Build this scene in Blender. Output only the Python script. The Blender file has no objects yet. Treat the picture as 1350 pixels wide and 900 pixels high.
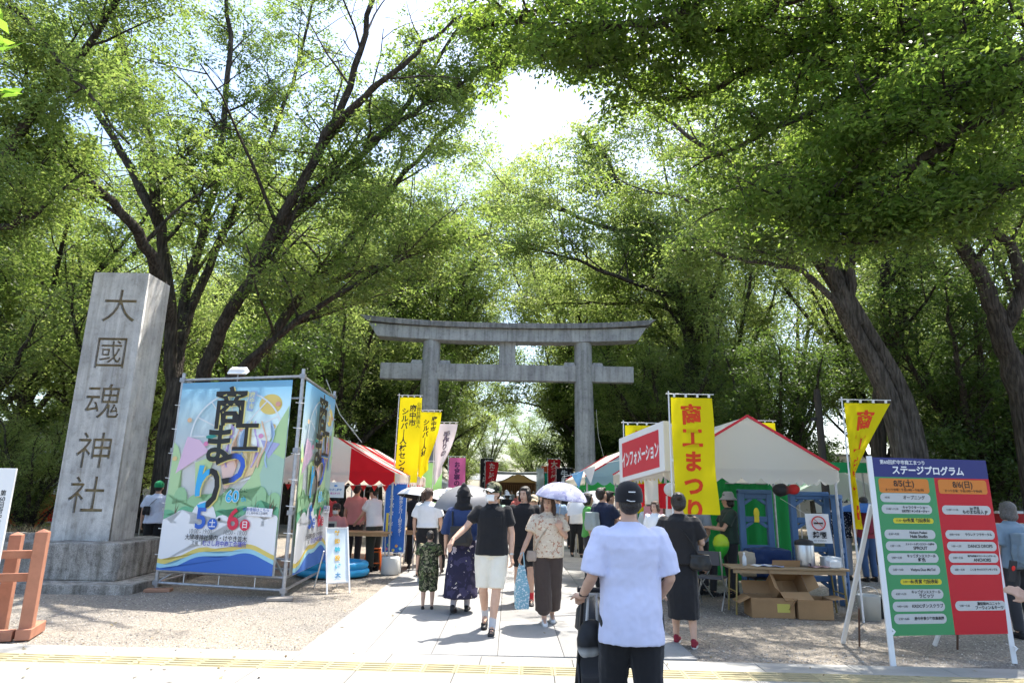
import bpy, bmesh, math, random
import numpy as np
from mathutils import Vector, Matrix, Euler, noise
rnd = random.Random(7)
rng = np.random.default_rng(11)
sc = bpy.context.scene
COL = sc.collection
PI = math.pi

# ------------------------------------------------------------------ camera
FOC, TILT, ROLL, EYE = 850.0, math.atan(198/850), math.radians(1.0), 1.62   # focal length for a 1350 px wide frame
R0 = np.array([1, 0, 0.]); FW = np.array([0, math.cos(TILT), math.sin(TILT)]); U0 = np.array([0, -math.sin(TILT), math.cos(TILT)])
RT = math.cos(ROLL)*R0+math.sin(ROLL)*U0; UP = -math.sin(ROLL)*R0+math.cos(ROLL)*U0
cam_d = bpy.data.cameras.new('camera'); cam = bpy.data.objects.new('camera', cam_d); COL.objects.link(cam)
cam_d.sensor_width = 36; cam_d.lens = 36*FOC/1350; cam_d.clip_end = 2000
M = Matrix([[RT[0], UP[0], -FW[0], 0], [RT[1], UP[1], -FW[1], 0], [RT[2], UP[2], -FW[2], EYE], [0, 0, 0, 1]])
cam.matrix_world = M
sc.camera = cam

# ------------------------------------------------------------------ light
SUN_EL, SUN_AZ = math.radians(66), math.radians(36)       # azimuth from +Y towards +X
SUNV = np.array([math.sin(SUN_AZ)*math.cos(SUN_EL), math.cos(SUN_AZ)*math.cos(SUN_EL), math.sin(SUN_EL)])
w = bpy.data.worlds.new('World'); sc.world = w; w.use_nodes = True
nt = w.node_tree; bg = nt.nodes['Background']
sky = nt.nodes.new('ShaderNodeTexSky'); sky.sky_type = 'NISHITA'; sky.sun_disc = False
sky.sun_elevation = SUN_EL; sky.sun_rotation = SUN_AZ; sky.air_density = 1.0; sky.dust_density = 2.2; sky.ozone_density = 1.0
nt.links.new(sky.outputs[0], bg.inputs[0]); bg.inputs[1].default_value = 0.15
sd = bpy.data.lights.new('sun', 'SUN'); sd.energy = 3.7; sd.angle = math.radians(0.53); sd.color = (1, 0.95, 0.87)
so = bpy.data.objects.new('sun', sd); COL.objects.link(so)
so.rotation_euler = Vector(SUNV).to_track_quat('Z', 'Y').to_euler(); so.location = (10, 10, 40)
sc.view_settings.view_transform = 'Standard'; sc.view_settings.look = 'None'
sc.view_settings.exposure = 1.62; sc.view_settings.gamma = 1
cy = sc.cycles; cy.max_bounces = 10; cy.diffuse_bounces = 6; cy.transmission_bounces = 8; cy.glossy_bounces = 2; cy.transparent_max_bounces = 6
cy.use_denoising = True; cy.use_adaptive_sampling = True; cy.adaptive_threshold = 0.02
cy.sample_clamp_indirect = 6; cy.caustics_reflective = False; cy.caustics_refractive = False

# ------------------------------------------------------------------ measuring helpers (photo pixel -> place)
def ray(u, v): return RT*(u-675)+UP*(450-v)+FW*FOC
def G(u, v, z=0.0):
    d = ray(u, v); return np.array([0, 0, EYE])+d*((z-EYE)/d[2])
def P(u, v, Y):
    d = ray(u, v); return np.array([0, 0, EYE])+d*(Y/d[1])
def norm(a): return a/np.maximum(np.linalg.norm(a, axis=-1, keepdims=True), 1e-9)
def seen_at(pts):
    q = np.asarray(pts, float)-np.array([0, 0, EYE]); z = np.maximum(q@FW, 1e-3)
    return np.stack([675+FOC*(q@RT)/z, 450-FOC*(q@UP)/z], 1), q@FW

# ------------------------------------------------------------------ objects
def tag(o, label=None, cat=None, group=None, kind=None):
    if label: o['label'] = label
    if cat: o['category'] = cat
    if group: o['group'] = group
    if kind: o['kind'] = kind
    return o
def thing(name, label, cat, loc=(0, 0, 0), rz=0, group=None):
    o = bpy.data.objects.new(name, None); COL.objects.link(o); o.location = tuple(float(x) for x in loc); o.rotation_euler = (0, 0, rz)
    o.empty_display_size = .2
    return tag(o, label, cat, group)
def link(name, me, parent=None):
    o = bpy.data.objects.new(name, me); COL.objects.link(o)
    if parent: o.parent = parent
    return o
def copy_tree(o, parent=None):
    c = o.copy(); COL.objects.link(c)
    if parent: c.parent = parent
    for ch in list(o.children): copy_tree(ch, c)
    return c
def setmats(me, mats):
    for m in (mats if isinstance(mats, (list, tuple)) else [mats]): me.materials.append(m)

class MB:
    """collects shapes into one mesh"""
    def __init__(s): s.v = []; s.f = []; s.m = []; s.sm = []
    def add(s, vs, fs, mi=0, smooth=False):
        b = len(s.v); s.v += [tuple(float(c) for c in x) for x in vs]
        for f in fs: s.f.append(tuple(b+i for i in f)); s.m.append(mi); s.sm.append(smooth)
        return s
    def box(s, c, d, rz=0, mi=0, rx=0, ry=0, taper=1.0):
        e = Euler((rx, ry, rz)).to_matrix(); vs = []
        for z in (-.5, .5):
            k = taper if z > 0 else 1
            for x, y in ((-.5, -.5), (.5, -.5), (.5, .5), (-.5, .5)): vs.append(Vector(c)+e@Vector((x*d[0]*k, y*d[1]*k, z*d[2])))
        return s.add(vs, [(3, 2, 1, 0), (4, 5, 6, 7), (0, 1, 5, 4), (1, 2, 6, 5), (2, 3, 7, 6), (3, 0, 4, 7)], mi)
    def bar(s, a, b, w, h=None, mi=0):
        a, b = Vector(a), Vector(b); z = (b-a); L = z.length; z.normalize()
        x = Vector((0, 0, 1)).cross(z)
        if x.length < 1e-3: x = Vector((1, 0, 0))
        x.normalize(); y = z.cross(x); h = h or w; vs = []
        for p in (a, b):
            for i, j in ((-1, -1), (1, -1), (1, 1), (-1, 1)): vs.append(p+x*i*w/2+y*j*h/2)
        return s.add(vs, [(3, 2, 1, 0), (4, 5, 6, 7), (0, 1, 5, 4), (1, 2, 6, 5), (2, 3, 7, 6), (3, 0, 4, 7)], mi)
    def tube(s, pts, r, n=8, mi=0, cap=True, flat=1.0, smooth=True):
        pts = [Vector([float(c) for c in p]) for p in pts]; N = len(pts); rs = r if isinstance(r, (list, tuple)) else [r]*N
        vs = []; up = None
        for i, p in enumerate(pts):
            t = (pts[min(i+1, N-1)]-pts[max(i-1, 0)]).normalized()
            if up is None:
                up = Vector((0, 1, 0)) if abs(t.z) > .9 else Vector((0, 0, 1))
            x = up.cross(t)
            if x.length < 1e-4: x = Vector((1, 0, 0)).cross(t)
            x.normalize(); y = t.cross(x); up = y
            for k in range(n):
                a = 2*PI*k/n; vs.append(p+x*math.cos(a)*rs[i]+y*math.sin(a)*rs[i]*flat)
        fs = [(i*n+k, i*n+(k+1) % n, (i+1)*n+(k+1) % n, (i+1)*n+k) for i in range(N-1) for k in range(n)]
        s.add(vs, fs, mi, smooth)
        if cap: s.add(vs[:n], [tuple(range(n))[::-1]], mi); s.add(vs[-n:], [tuple(range(n))], mi)
        return s
    def lathe(s, prof, c=(0, 0, 0), n=20, mi=0, smooth=True, sx=1, sy=1, a0=0, a1=2*PI):
        full = abs(a1-a0-2*PI) < 1e-6; K = n if full else n+1; vs = []
        for r, z in prof:
            for k in range(K):
                a = a0+(a1-a0)*k/n; vs.append((c[0]+r*math.cos(a)*sx, c[1]+r*math.sin(a)*sy, c[2]+z))
        fs = []
        for i in range(len(prof)-1):
            for k in range(n):
                k2 = (k+1) % K; fs.append((i*K+k, i*K+k2, (i+1)*K+k2, (i+1)*K+k))
        return s.add(vs, fs, mi, smooth)
    def ball(s, c, r, n=12, mi=0, rot=None):
        r = r if isinstance(r, (list, tuple)) else (r, r, r); vs = []; m = n//2; R = (rot or Euler((0, 0, 0))).to_matrix()
        for i in range(m+1):
            t = PI*i/m
            for k in range(n):
                a = 2*PI*k/n; vs.append(Vector(c)+R@Vector((r[0]*math.sin(t)*math.cos(a), r[1]*math.sin(t)*math.sin(a), -r[2]*math.cos(t))))
        fs = [(i*n+k, i*n+(k+1) % n, (i+1)*n+(k+1) % n, (i+1)*n+k) for i in range(m) for k in range(n)]
        return s.add(vs, fs, mi, True)
    def sheet(s, fn, nu, nv, mi=0, smooth=True, flip=False):
        vs = [fn(i/nu, j/nv) for j in range(nv+1) for i in range(nu+1)]
        fs = [(j*(nu+1)+i, j*(nu+1)+i+1, (j+1)*(nu+1)+i+1, (j+1)*(nu+1)+i) for j in range(nv) for i in range(nu)]
        if callable(mi):
            for k, f in enumerate(fs): s.add([vs[q] for q in f], [(0, 1, 2, 3)], mi((k % nu)/nu, (k//nu)/nv), smooth)
            return s
        return s.add(vs, fs, mi, smooth)
    def mesh(s, name, mats=None):
        me = bpy.data.meshes.new(name); me.from_pydata(s.v, [], s.f)
        me.polygons.foreach_set('material_index', s.m); me.polygons.foreach_set('use_smooth', s.sm)
        if mats is not None: setmats(me, mats)
        me.validate(clean_customdata=False); me.update(); return me
    def build(s, name, mats, parent=None, bevel=0, weld=False):
        me = s.mesh(name, mats)
        if bevel or weld:
            bm = bmesh.new(); bm.from_mesh(me)
            bmesh.ops.remove_doubles(bm, verts=bm.verts, dist=1e-5)
            if bevel:
                ed = [e for e in bm.edges if len(e.link_faces) == 2 and e.calc_face_angle(0) > .6]
                bmesh.ops.bevel(bm, geom=ed, offset=bevel, segments=1, affect='EDGES', clamp_overlap=True)
            bmesh.ops.recalc_face_normals(bm, faces=bm.faces)
            bm.to_mesh(me); bm.free()
        return link(name, me, parent)

def quads(name, V, mats, attr=None, n=4):
    """fast mesh out of loose n-gons: V is (N, n, 3)"""
    N = len(V); me = bpy.data.meshes.new(name)
    me.vertices.add(N*n); me.vertices.foreach_set('co', np.ascontiguousarray(V, dtype=np.float32).ravel())
    me.loops.add(N*n); me.loops.foreach_set('vertex_index', np.arange(N*n, dtype=np.int32))
    me.polygons.add(N); me.polygons.foreach_set('loop_start', np.arange(0, N*n, n, dtype=np.int32))
    if attr is not None:
        a = me.attributes.new('tint', 'FLOAT', 'FACE'); a.data.foreach_set('value', np.asarray(attr, dtype=np.float32))
    setmats(me, mats); me.update(calc_edges=True); return me

# ------------------------------------------------------------------ materials
def mat(name, col, rough=.8, vary=0.0, vs=8.0, bump=0.0, bs=60.0, metal=0, trans=0.0, tcol=None, spec=.3, col2=None, wear=0, sheen=0):
    m = bpy.data.materials.new(name); m.use_nodes = True; nt = m.node_tree; N = nt.nodes; L = nt.links
    b = N['Principled BSDF']; b.inputs['Roughness'].default_value = rough; b.inputs['Metallic'].default_value = metal
    b.inputs['Specular IOR Level'].default_value = spec
    if sheen: b.inputs['Sheen Weight'].default_value = sheen
    c4 = tuple(col)+(1,); b.inputs['Base Color'].default_value = c4
    tc = N.new('ShaderNodeTexCoord'); src = None
    if vary or col2:
        nz = N.new('ShaderNodeTexNoise'); nz.inputs['Scale'].default_value = vs; nz.inputs['Detail'].default_value = 6; nz.inputs['Roughness'].default_value = .65
        L.new(tc.outputs['Object'], nz.inputs['Vector'])
        rp = N.new('ShaderNodeValToRGB'); rp.color_ramp.elements[0].position = .3; rp.color_ramp.elements[1].position = .7
        if col2: rp.color_ramp.elements[0].color = tuple(col2)+(1,)
        else: rp.color_ramp.elements[0].color = tuple(c*(1-vary) for c in col)+(1,)
        rp.color_ramp.elements[1].color = tuple(min(1, c*(1+vary*.7)) for c in col)+(1,)
        L.new(nz.outputs['Fac'], rp.inputs[0]); src = rp.outputs[0]
        L.new(src, b.inputs['Base Color'])
    if bump:
        n2 = N.new('ShaderNodeTexNoise'); n2.inputs['Scale'].default_value = bs; n2.inputs['Detail'].default_value = 5
        L.new(tc.outputs['Object'], n2.inputs['Vector'])
        bp = N.new('ShaderNodeBump'); bp.inputs['Strength'].default_value = bump; bp.inputs['Distance'].default_value = .02
        L.new(n2.outputs['Fac'], bp.inputs['Height']); L.new(bp.outputs[0], b.inputs['Normal'])
    if trans:
        t = N.new('ShaderNodeBsdfTranslucent'); t.inputs[0].default_value = tuple(tcol or col)+(1,)
        if src and not tcol: L.new(src, t.inputs[0])
        mx = N.new('ShaderNodeMixShader'); mx.inputs[0].default_value = trans
        L.new(b.outputs[0], mx.inputs[1]); L.new(t.outputs[0], mx.inputs[2]); L.new(mx.outputs[0], N['Material Output'].inputs[0])
    return m
MC = {}
def C(r, g, b, **k):
    """plain colour material, cached"""
    key = (round(r, 3), round(g, 3), round(b, 3), tuple(sorted(k.items())))
    if key not in MC: MC[key] = mat('paint', (r, g, b), **k)
    return MC[key]

def leafmat(name, d0, d1, t0, t1, tr=.5):
    m = bpy.data.materials.new(name); m.use_nodes = True; nt = m.node_tree; N = nt.nodes; L = nt.links
    b = N['Principled BSDF']; b.inputs['Roughness'].default_value = .45; b.inputs['Specular IOR Level'].default_value = .35
    at = N.new('ShaderNodeAttribute'); at.attribute_name = 'tint'
    def ramp(a, c):
        r = N.new('ShaderNodeMix'); r.data_type = 'RGBA'; r.inputs[6].default_value = tuple(a)+(1,); r.inputs[7].default_value = tuple(c)+(1,)
        L.new(at.outputs['Fac'], r.inputs[0]); return r.outputs[2]
    L.new(ramp(d0, d1), b.inputs['Base Color'])
    t = N.new('ShaderNodeBsdfTranslucent'); L.new(ramp(t0, t1), t.inputs[0])
    mx = N.new('ShaderNodeMixShader'); mx.inputs[0].default_value = tr
    L.new(b.outputs[0], mx.inputs[1]); L.new(t.outputs[0], mx.inputs[2]); L.new(mx.outputs[0], N['Material Output'].inputs[0])
    return m
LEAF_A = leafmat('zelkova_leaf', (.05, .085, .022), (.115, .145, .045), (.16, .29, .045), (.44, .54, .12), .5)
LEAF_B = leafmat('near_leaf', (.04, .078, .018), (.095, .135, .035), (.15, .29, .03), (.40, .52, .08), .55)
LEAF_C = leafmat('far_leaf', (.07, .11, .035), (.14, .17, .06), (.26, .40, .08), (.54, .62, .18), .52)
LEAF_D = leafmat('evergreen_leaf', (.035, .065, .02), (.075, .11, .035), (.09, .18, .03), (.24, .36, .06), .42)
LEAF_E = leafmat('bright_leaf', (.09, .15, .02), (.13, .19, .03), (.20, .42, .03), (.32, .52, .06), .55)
def barkmat(name, c, c2):
    m = mat(name, c, .95, vs=2.5, col2=c2, spec=.1); N = m.node_tree.nodes; L = m.node_tree.links
    tc = N.new('ShaderNodeTexCoord'); mp = N.new('ShaderNodeMapping'); mp.inputs['Scale'].default_value = (11, 11, 1.3)
    n = N.new('ShaderNodeTexNoise'); n.inputs['Scale'].default_value = 2; n.inputs['Detail'].default_value = 7
    bp = N.new('ShaderNodeBump'); bp.inputs['Strength'].default_value = 1; bp.inputs['Distance'].default_value = .12
    L.new(tc.outputs['Object'], mp.inputs[0]); L.new(mp.outputs[0], n.inputs[0]); L.new(n.outputs[0], bp.inputs['Height']); cr = N.new('ShaderNodeValToRGB'); cr.color_ramp.elements[0].position = .38; cr.color_ramp.elements[1].position = .62; cr.color_ramp.elements[0].color = (.35, .35, .35, 1); L.new(n.outputs[0], cr.inputs[0]); mm = N.new('ShaderNodeMix'); mm.data_type = 'RGBA'; mm.blend_type = 'MULTIPLY'; mm.inputs[0].default_value = .85; pb = N['Principled BSDF'].inputs['Base Color']; L.new(pb.links[0].from_socket, mm.inputs[6]); L.new(cr.outputs[0], mm.inputs[7]); L.new(mm.outputs[2], pb); L.new(bp.outputs[0], N['Principled BSDF'].inputs['Normal'])
    return m
BARK = barkmat('bark', (.13, .11, .09), (.06, .052, .044))
BARK_G = barkmat('grey_bark', (.19, .17, .15), (.09, .08, .07))
BARK_R = barkmat('red_bark', (.18, .095, .06), (.09, .05, .035))
# ------------------------------------------------------------------ ground
def groundmat():
    m = bpy.data.materials.new('gravel'); m.use_nodes = True; N = m.node_tree.nodes; L = m.node_tree.links; b = N['Principled BSDF']; b.inputs['Roughness'].default_value = .95; b.inputs['Specular IOR Level'].default_value = .1
    tc = N.new('ShaderNodeTexCoord')
    def noise_(s, d=6):
        n = N.new('ShaderNodeTexNoise'); n.inputs['Scale'].default_value = s; n.inputs['Detail'].default_value = d; L.new(tc.outputs['Object'], n.inputs[0]); return n
    vo = N.new('ShaderNodeTexVoronoi'); vo.inputs['Scale'].default_value = 55; L.new(tc.outputs['Object'], vo.inputs[0])
    r1 = N.new('ShaderNodeValToRGB'); L.new(vo.outputs['Color'], r1.inputs[0]); e = r1.color_ramp.elements; e[0].color = (.15, .135, .118, 1); e[1].color = (.42, .385, .335, 1)
    big = noise_(.5); r2 = N.new('ShaderNodeValToRGB'); L.new(big.outputs[0], r2.inputs[0]); e = r2.color_ramp.elements; e[0].position = .35; e[1].position = .68; e[0].color = (.72, .73, .75, 1); e[1].color = (1.06, 1.0, .92, 1)
    mx = N.new('ShaderNodeMix'); mx.data_type = 'RGBA'; mx.blend_type = 'MULTIPLY'; mx.inputs[0].default_value = 1; L.new(r1.outputs[0], mx.inputs[6]); L.new(r2.outputs[0], mx.inputs[7]); L.new(mx.outputs[2], b.inputs['Base Color'])
    bp = N.new('ShaderNodeBump'); bp.inputs['Strength'].default_value = .7; bp.inputs['Distance'].default_value = .012; L.new(vo.outputs['Distance'], bp.inputs['Height']); L.new(bp.outputs[0], b.inputs['Normal'])
    return m
GRAVEL = groundmat()
def gz(x, y): return .012*noise.noise(Vector((x*.8, y*.8, 0)))
mb = MB(); mb.add([(-500, -60, -.03), (500, -60, -.03), (500, 900, -.03), (-500, 900, -.03)], [(0, 1, 2, 3)])
g = mb.build('ground', mat('earth', (.17, .14, .10), .95, vary=.3, vs=.8)); tag(g, kind='structure')
mb = MB(); mb.sheet(lambda a, b: (-16+34*a, 3+57*b, gz(-16+34*a, 3+57*b)-.006), 90, 150)
g = mb.build('gravel_ground', GRAVEL); tag(g, kind='structure')
# loose pebbles lying on it
n = 15000; px = rng.uniform(-9, 8, n); py = 7.05+rng.random(n)**1.5*7
ok = ~((px > -2.15+rng.exponential(.10, n)) & (px < 1.95-rng.exponential(.10, n))); px, py = px[ok], py[ok]; n = len(px)
s = rng.uniform(.004, .013, (n, 1)); c = np.stack([px, py, np.array([gz(a, b) if (a < -2.13 or a > 1.93) else .019 for a, b in zip(px, py)])-.004], 1)
O = np.array([[1, 0, 0], [0, 1, 0], [-1, 0, 0], [0, -1, 0], [0, 0, .8]], float); ang = rng.random(n)*6.28
Rm = np.zeros((n, 3, 3)); Rm[:, 0, 0] = np.cos(ang); Rm[:, 0, 1] = -np.sin(ang); Rm[:, 1, 0] = np.sin(ang); Rm[:, 1, 1] = np.cos(ang)*.8; Rm[:, 2, 2] = 1
V5 = c[:, None]+np.einsum('nij,kj->nki', Rm, O)*s[:, None]*rng.uniform(.7, 1.2, (n, 5, 1))
tri = np.stack([V5[:, [0, 1, 4]], V5[:, [1, 2, 4]], V5[:, [2, 3, 4]], V5[:, [3, 0, 4]]], 1).reshape(-1, 3, 3)
def pebmat():
    m = mat('pebble', (.4, .38, .35), .9); N = m.node_tree.nodes; at = N.new('ShaderNodeAttribute'); at.attribute_name = 'tint'; r = N.new('ShaderNodeValToRGB'); r.color_ramp.elements[0].color = (.13, .12, .11, 1); r.color_ramp.elements[1].color = (.55, .51, .46, 1)
    m.node_tree.links.new(at.outputs['Fac'], r.inputs[0]); m.node_tree.links.new(r.outputs[0], N['Principled BSDF'].inputs['Base Color']); return m
g = link('pebbles', quads('pebbles', tri, pebmat(), np.repeat(rng.random(n), 4), 3)); tag(g, 'loose grey pebbles scattered over the gravel', kind='stuff')

def slabmat(name, c, spec=.2):
    m = mat(name, c, .8, bump=.25, bs=90, spec=spec); N = m.node_tree.nodes; L = m.node_tree.links
    tc = N.new('ShaderNodeTexCoord'); a = N.new('ShaderNodeTexNoise'); a.inputs['Scale'].default_value = 1.3; a.inputs['Detail'].default_value = 9; a.inputs['Roughness'].default_value = .7; L.new(tc.outputs['Generated'], a.inputs[0])
    oi = N.new('ShaderNodeObjectInfo'); ad = N.new('ShaderNodeMath'); ad.operation = 'MULTIPLY_ADD'; L.new(oi.outputs['Random'], ad.inputs[0]); ad.inputs[1].default_value = .45; ad.inputs[2].default_value = -.2
    a2 = N.new('ShaderNodeMath'); a2.operation = 'ADD'; L.new(a.outputs[0], a2.inputs[0]); L.new(ad.outputs[0], a2.inputs[1])
    r = N.new('ShaderNodeValToRGB'); e = r.color_ramp.elements; e[0].position = .25; e[1].position = .75; e[0].color = tuple(x*.78 for x in c)+(1,); e[1].color = tuple(min(1, x*1.08) for x in c)+(1,); L.new(a2.outputs[0], r.inputs[0]); L.new(r.outputs[0], N['Principled BSDF'].inputs['Base Color']); return m
SLAB = slabmat('path_stone', (.315, .308, .295)); SLAB2 = slabmat('pavement_concrete', (.34, .33, .305)); TACT = slabmat('tactile_yellow', (.38, .33, .20)); JOINT = C(.10, .095, .085)
mb = MB(); mb.add([(-2.12, 6.9, .0), (1.92, 6.9, .0), (1.92, 95, .0), (-2.12, 95, .0)], [(0, 1, 2, 3)])
path = mb.build('stone_path', JOINT); tag(path, kind='structure')
def slab(W, D, H=.03, bev=.004):
    mb = MB(); mb.box((0, 0, 0), (W, D, H)); me = mb.mesh('slab')
    bm = bmesh.new(); bm.from_mesh(me); bmesh.ops.bevel(bm, geom=[e for e in bm.edges if all(v.co.z > 0 for v in e.verts)], offset=bev, segments=1, affect='EDGES'); bm.to_mesh(me); bm.free(); return me
ws = [.67]*6; me0 = slab(.664, 1.190); me0.materials.append(SLAB); n_ = 0
y = 7.03
for row in range(30):
    x = -2.1
    for k in range(6):
        off = .6 if k % 2 else 0
        o = link('paving_slab', me0, path); o.location = (x+.335, y+.6+off-(.3 if 0 else 0), .004+rnd.uniform(-.0012, .0012)); x += .67
    y += 1.2
# half slabs that close the staggered rows
meh = slab(.667, .592); meh.materials.append(SLAB)
for k in (1, 3, 5): o = link('paving_slab', meh, path); o.location = (-2.1+.67*k+.335, 7.03+.3, .004)
# pavement band in front, slightly skewed to the path
pv = thing('pavement', 'pale concrete pavement band crossing the entrance', 'pavement'); pv['kind'] = 'structure'; del pv['category']; del pv['label']
pv.location = (0, 7.0, 0); pv.rotation_euler = (0, 0, -.03)
mb = MB(); mb.add([(-16, -12, -.001), (18, -12, -.001), (18, 0.02, -.001), (-16, .02, -.001)], [(0, 1, 2, 3)]); mb.build('joint_bed', JOINT, pv)
me1 = slab(.894, .344); me1.materials.append(SLAB2); met = None
mb = MB(); mb.box((0, 0, 0), (.296, .296, .03))
for i in range(4): mb.box((0, -.111+.074*i, .017), (.28, .033, .008), taper=.85)
met = mb.mesh('tactile_tile', TACT)
me2 = slab(.894, .894); me2.materials.append(SLAB2)
for i in range(-10, 14):
    o = link('paving_slab', me1, pv); o.location = (i*.9+.2, -.175, .003+rnd.uniform(-.001, .001))
    for j in range(3):
        if i > -9: o = link('paving_slab', me2, pv); o.location = (i*.9+(.45 if j % 2 else 0), -.35-.3-.45-.9*j, .003)
for i in range(-21, 25):
    o = link('tactile_tile', met, pv); o.location = (i*.3, -.5, .003)
mb = MB(); mb.box((0, .012, -.03), (34, .05, .075)); mb.build('edging', C(.34, .33, .31), pv)

# fallen leaves and bits blown over gravel and paving
n = 900; px = rng.uniform(-9, 8, n); py = 5.6+rng.random(n)**1.3*9; c = np.stack([px, py, np.where((abs(px) < 2.1) | (py < 7.1), .022, .012)+rng.random(n)*.006], 1)
nn = norm(np.stack([rng.normal(0, .25, n), rng.normal(0, .25, n), np.ones(n)], 1)); a1 = norm(np.cross(nn, rng.normal(0, 1, (n, 3)))); a2 = np.cross(nn, a1); L_ = rng.uniform(.012, .03, (n, 1))
keepm = ~((abs(px+.1) < 2.0) & (rng.random(n) > .12)); 
g = link('fallen_leaves', quads('fallen_leaves', np.stack([c-a1*L_, c+a2*L_*.45, c+a1*L_, c-a2*L_*.45], 1)[keepm], leafmat('dry_leaf', (.10, .06, .03), (.20, .16, .05), (.12, .08, .03), (.2, .16, .05), .15), rng.random(n)[keepm])); tag(g, 'dry fallen leaves scattered over the ground', kind='stuff')
# ------------------------------------------------------------------ trees
SUNLIT = [(-9.5, -1.9, 6.9, 9.9), (-2.3, 1.8, 5.4, 12.5), (-5.5, 2.2, 5.4, 7.0)]      # open ground the sun reaches (x0,x1,y0,y1)
GAP = [[(664, 85), (700, 82), (760, 108), (806, 128), (800, 148), (745, 162), (722, 188), (655, 200), (652, 150)],
       [(512, 238), (560, 214), (618, 205), (612, 262), (540, 258)], [(655, 195), (700, 180), (640, 250), (612, 250)],
       [(110, 130), (165, 160), (225, 300), (150, 265)], [(85, 115), (125, 165), (110, 190), (80, 150)],
       [(670, 555), (700, 560), (700, 600), (672, 590)]]
NEARGAP = [[(470, 404), (668, 420), (872, 414), (868, 440), (845, 462), (838, 512), (640, 512), (500, 502), (495, 455)], [(548, 440), (590, 440), (588, 560), (548, 560)], [(748, 440), (792, 440), (796, 620), (748, 620)]]
def inpoly(q, poly):
    x, y = q[:, 0], q[:, 1]; ins = np.zeros(len(q), bool); j = len(poly)-1
    for i in range(len(poly)):
        xi, yi = poly[i]; xj, yj = poly[j]
        c = ((yi > y) != (yj > y)) & (x < (xj-xi)*(y-yi)/((yj-yi) or 1e-9)+xi); ins ^= c; j = i
    return ins
def prune(T, sun=True, gap=True, keep=.04):
    """thin the foliage where the sky shows between crowns and where sun falls through onto the path"""
    bad = np.zeros(len(T), bool)
    if gap:
        q, d = seen_at(T)
        for g in GAP: bad |= inpoly(q, g) & (d > .5)
        for g in NEARGAP: bad |= inpoly(q, g) & (d < 29)
    if sun:
        g = T-SUNV*(T[:, 2]/SUNV[2])[:, None]; b2 = np.zeros(len(T), bool)
        for x0, x1, y0, y1 in SUNLIT: b2 |= (g[:, 0] > x0) & (g[:, 0] < x1) & (g[:, 1] > y0) & (g[:, 1] < y1)
        bad |= b2 & (rng.random(len(T)) > keep)
    return ~bad

def smoothline(pts, k=4):
    pts = np.asarray(pts, float); n = len(pts); out = []
    for i in range(n-1):
        p0, p1, p2, p3 = pts[max(i-1, 0)], pts[i], pts[i+1], pts[min(i+2, n-1)]
        for s in range(k):
            t = s/k; out.append(.5*((2*p1)+(-p0+p2)*t+(2*p0-5*p1+4*p2-p3)*t*t+(-p0+3*p1-3*p2+p3)*t**3))
    out.append(pts[-1]); return np.array(out)

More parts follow.
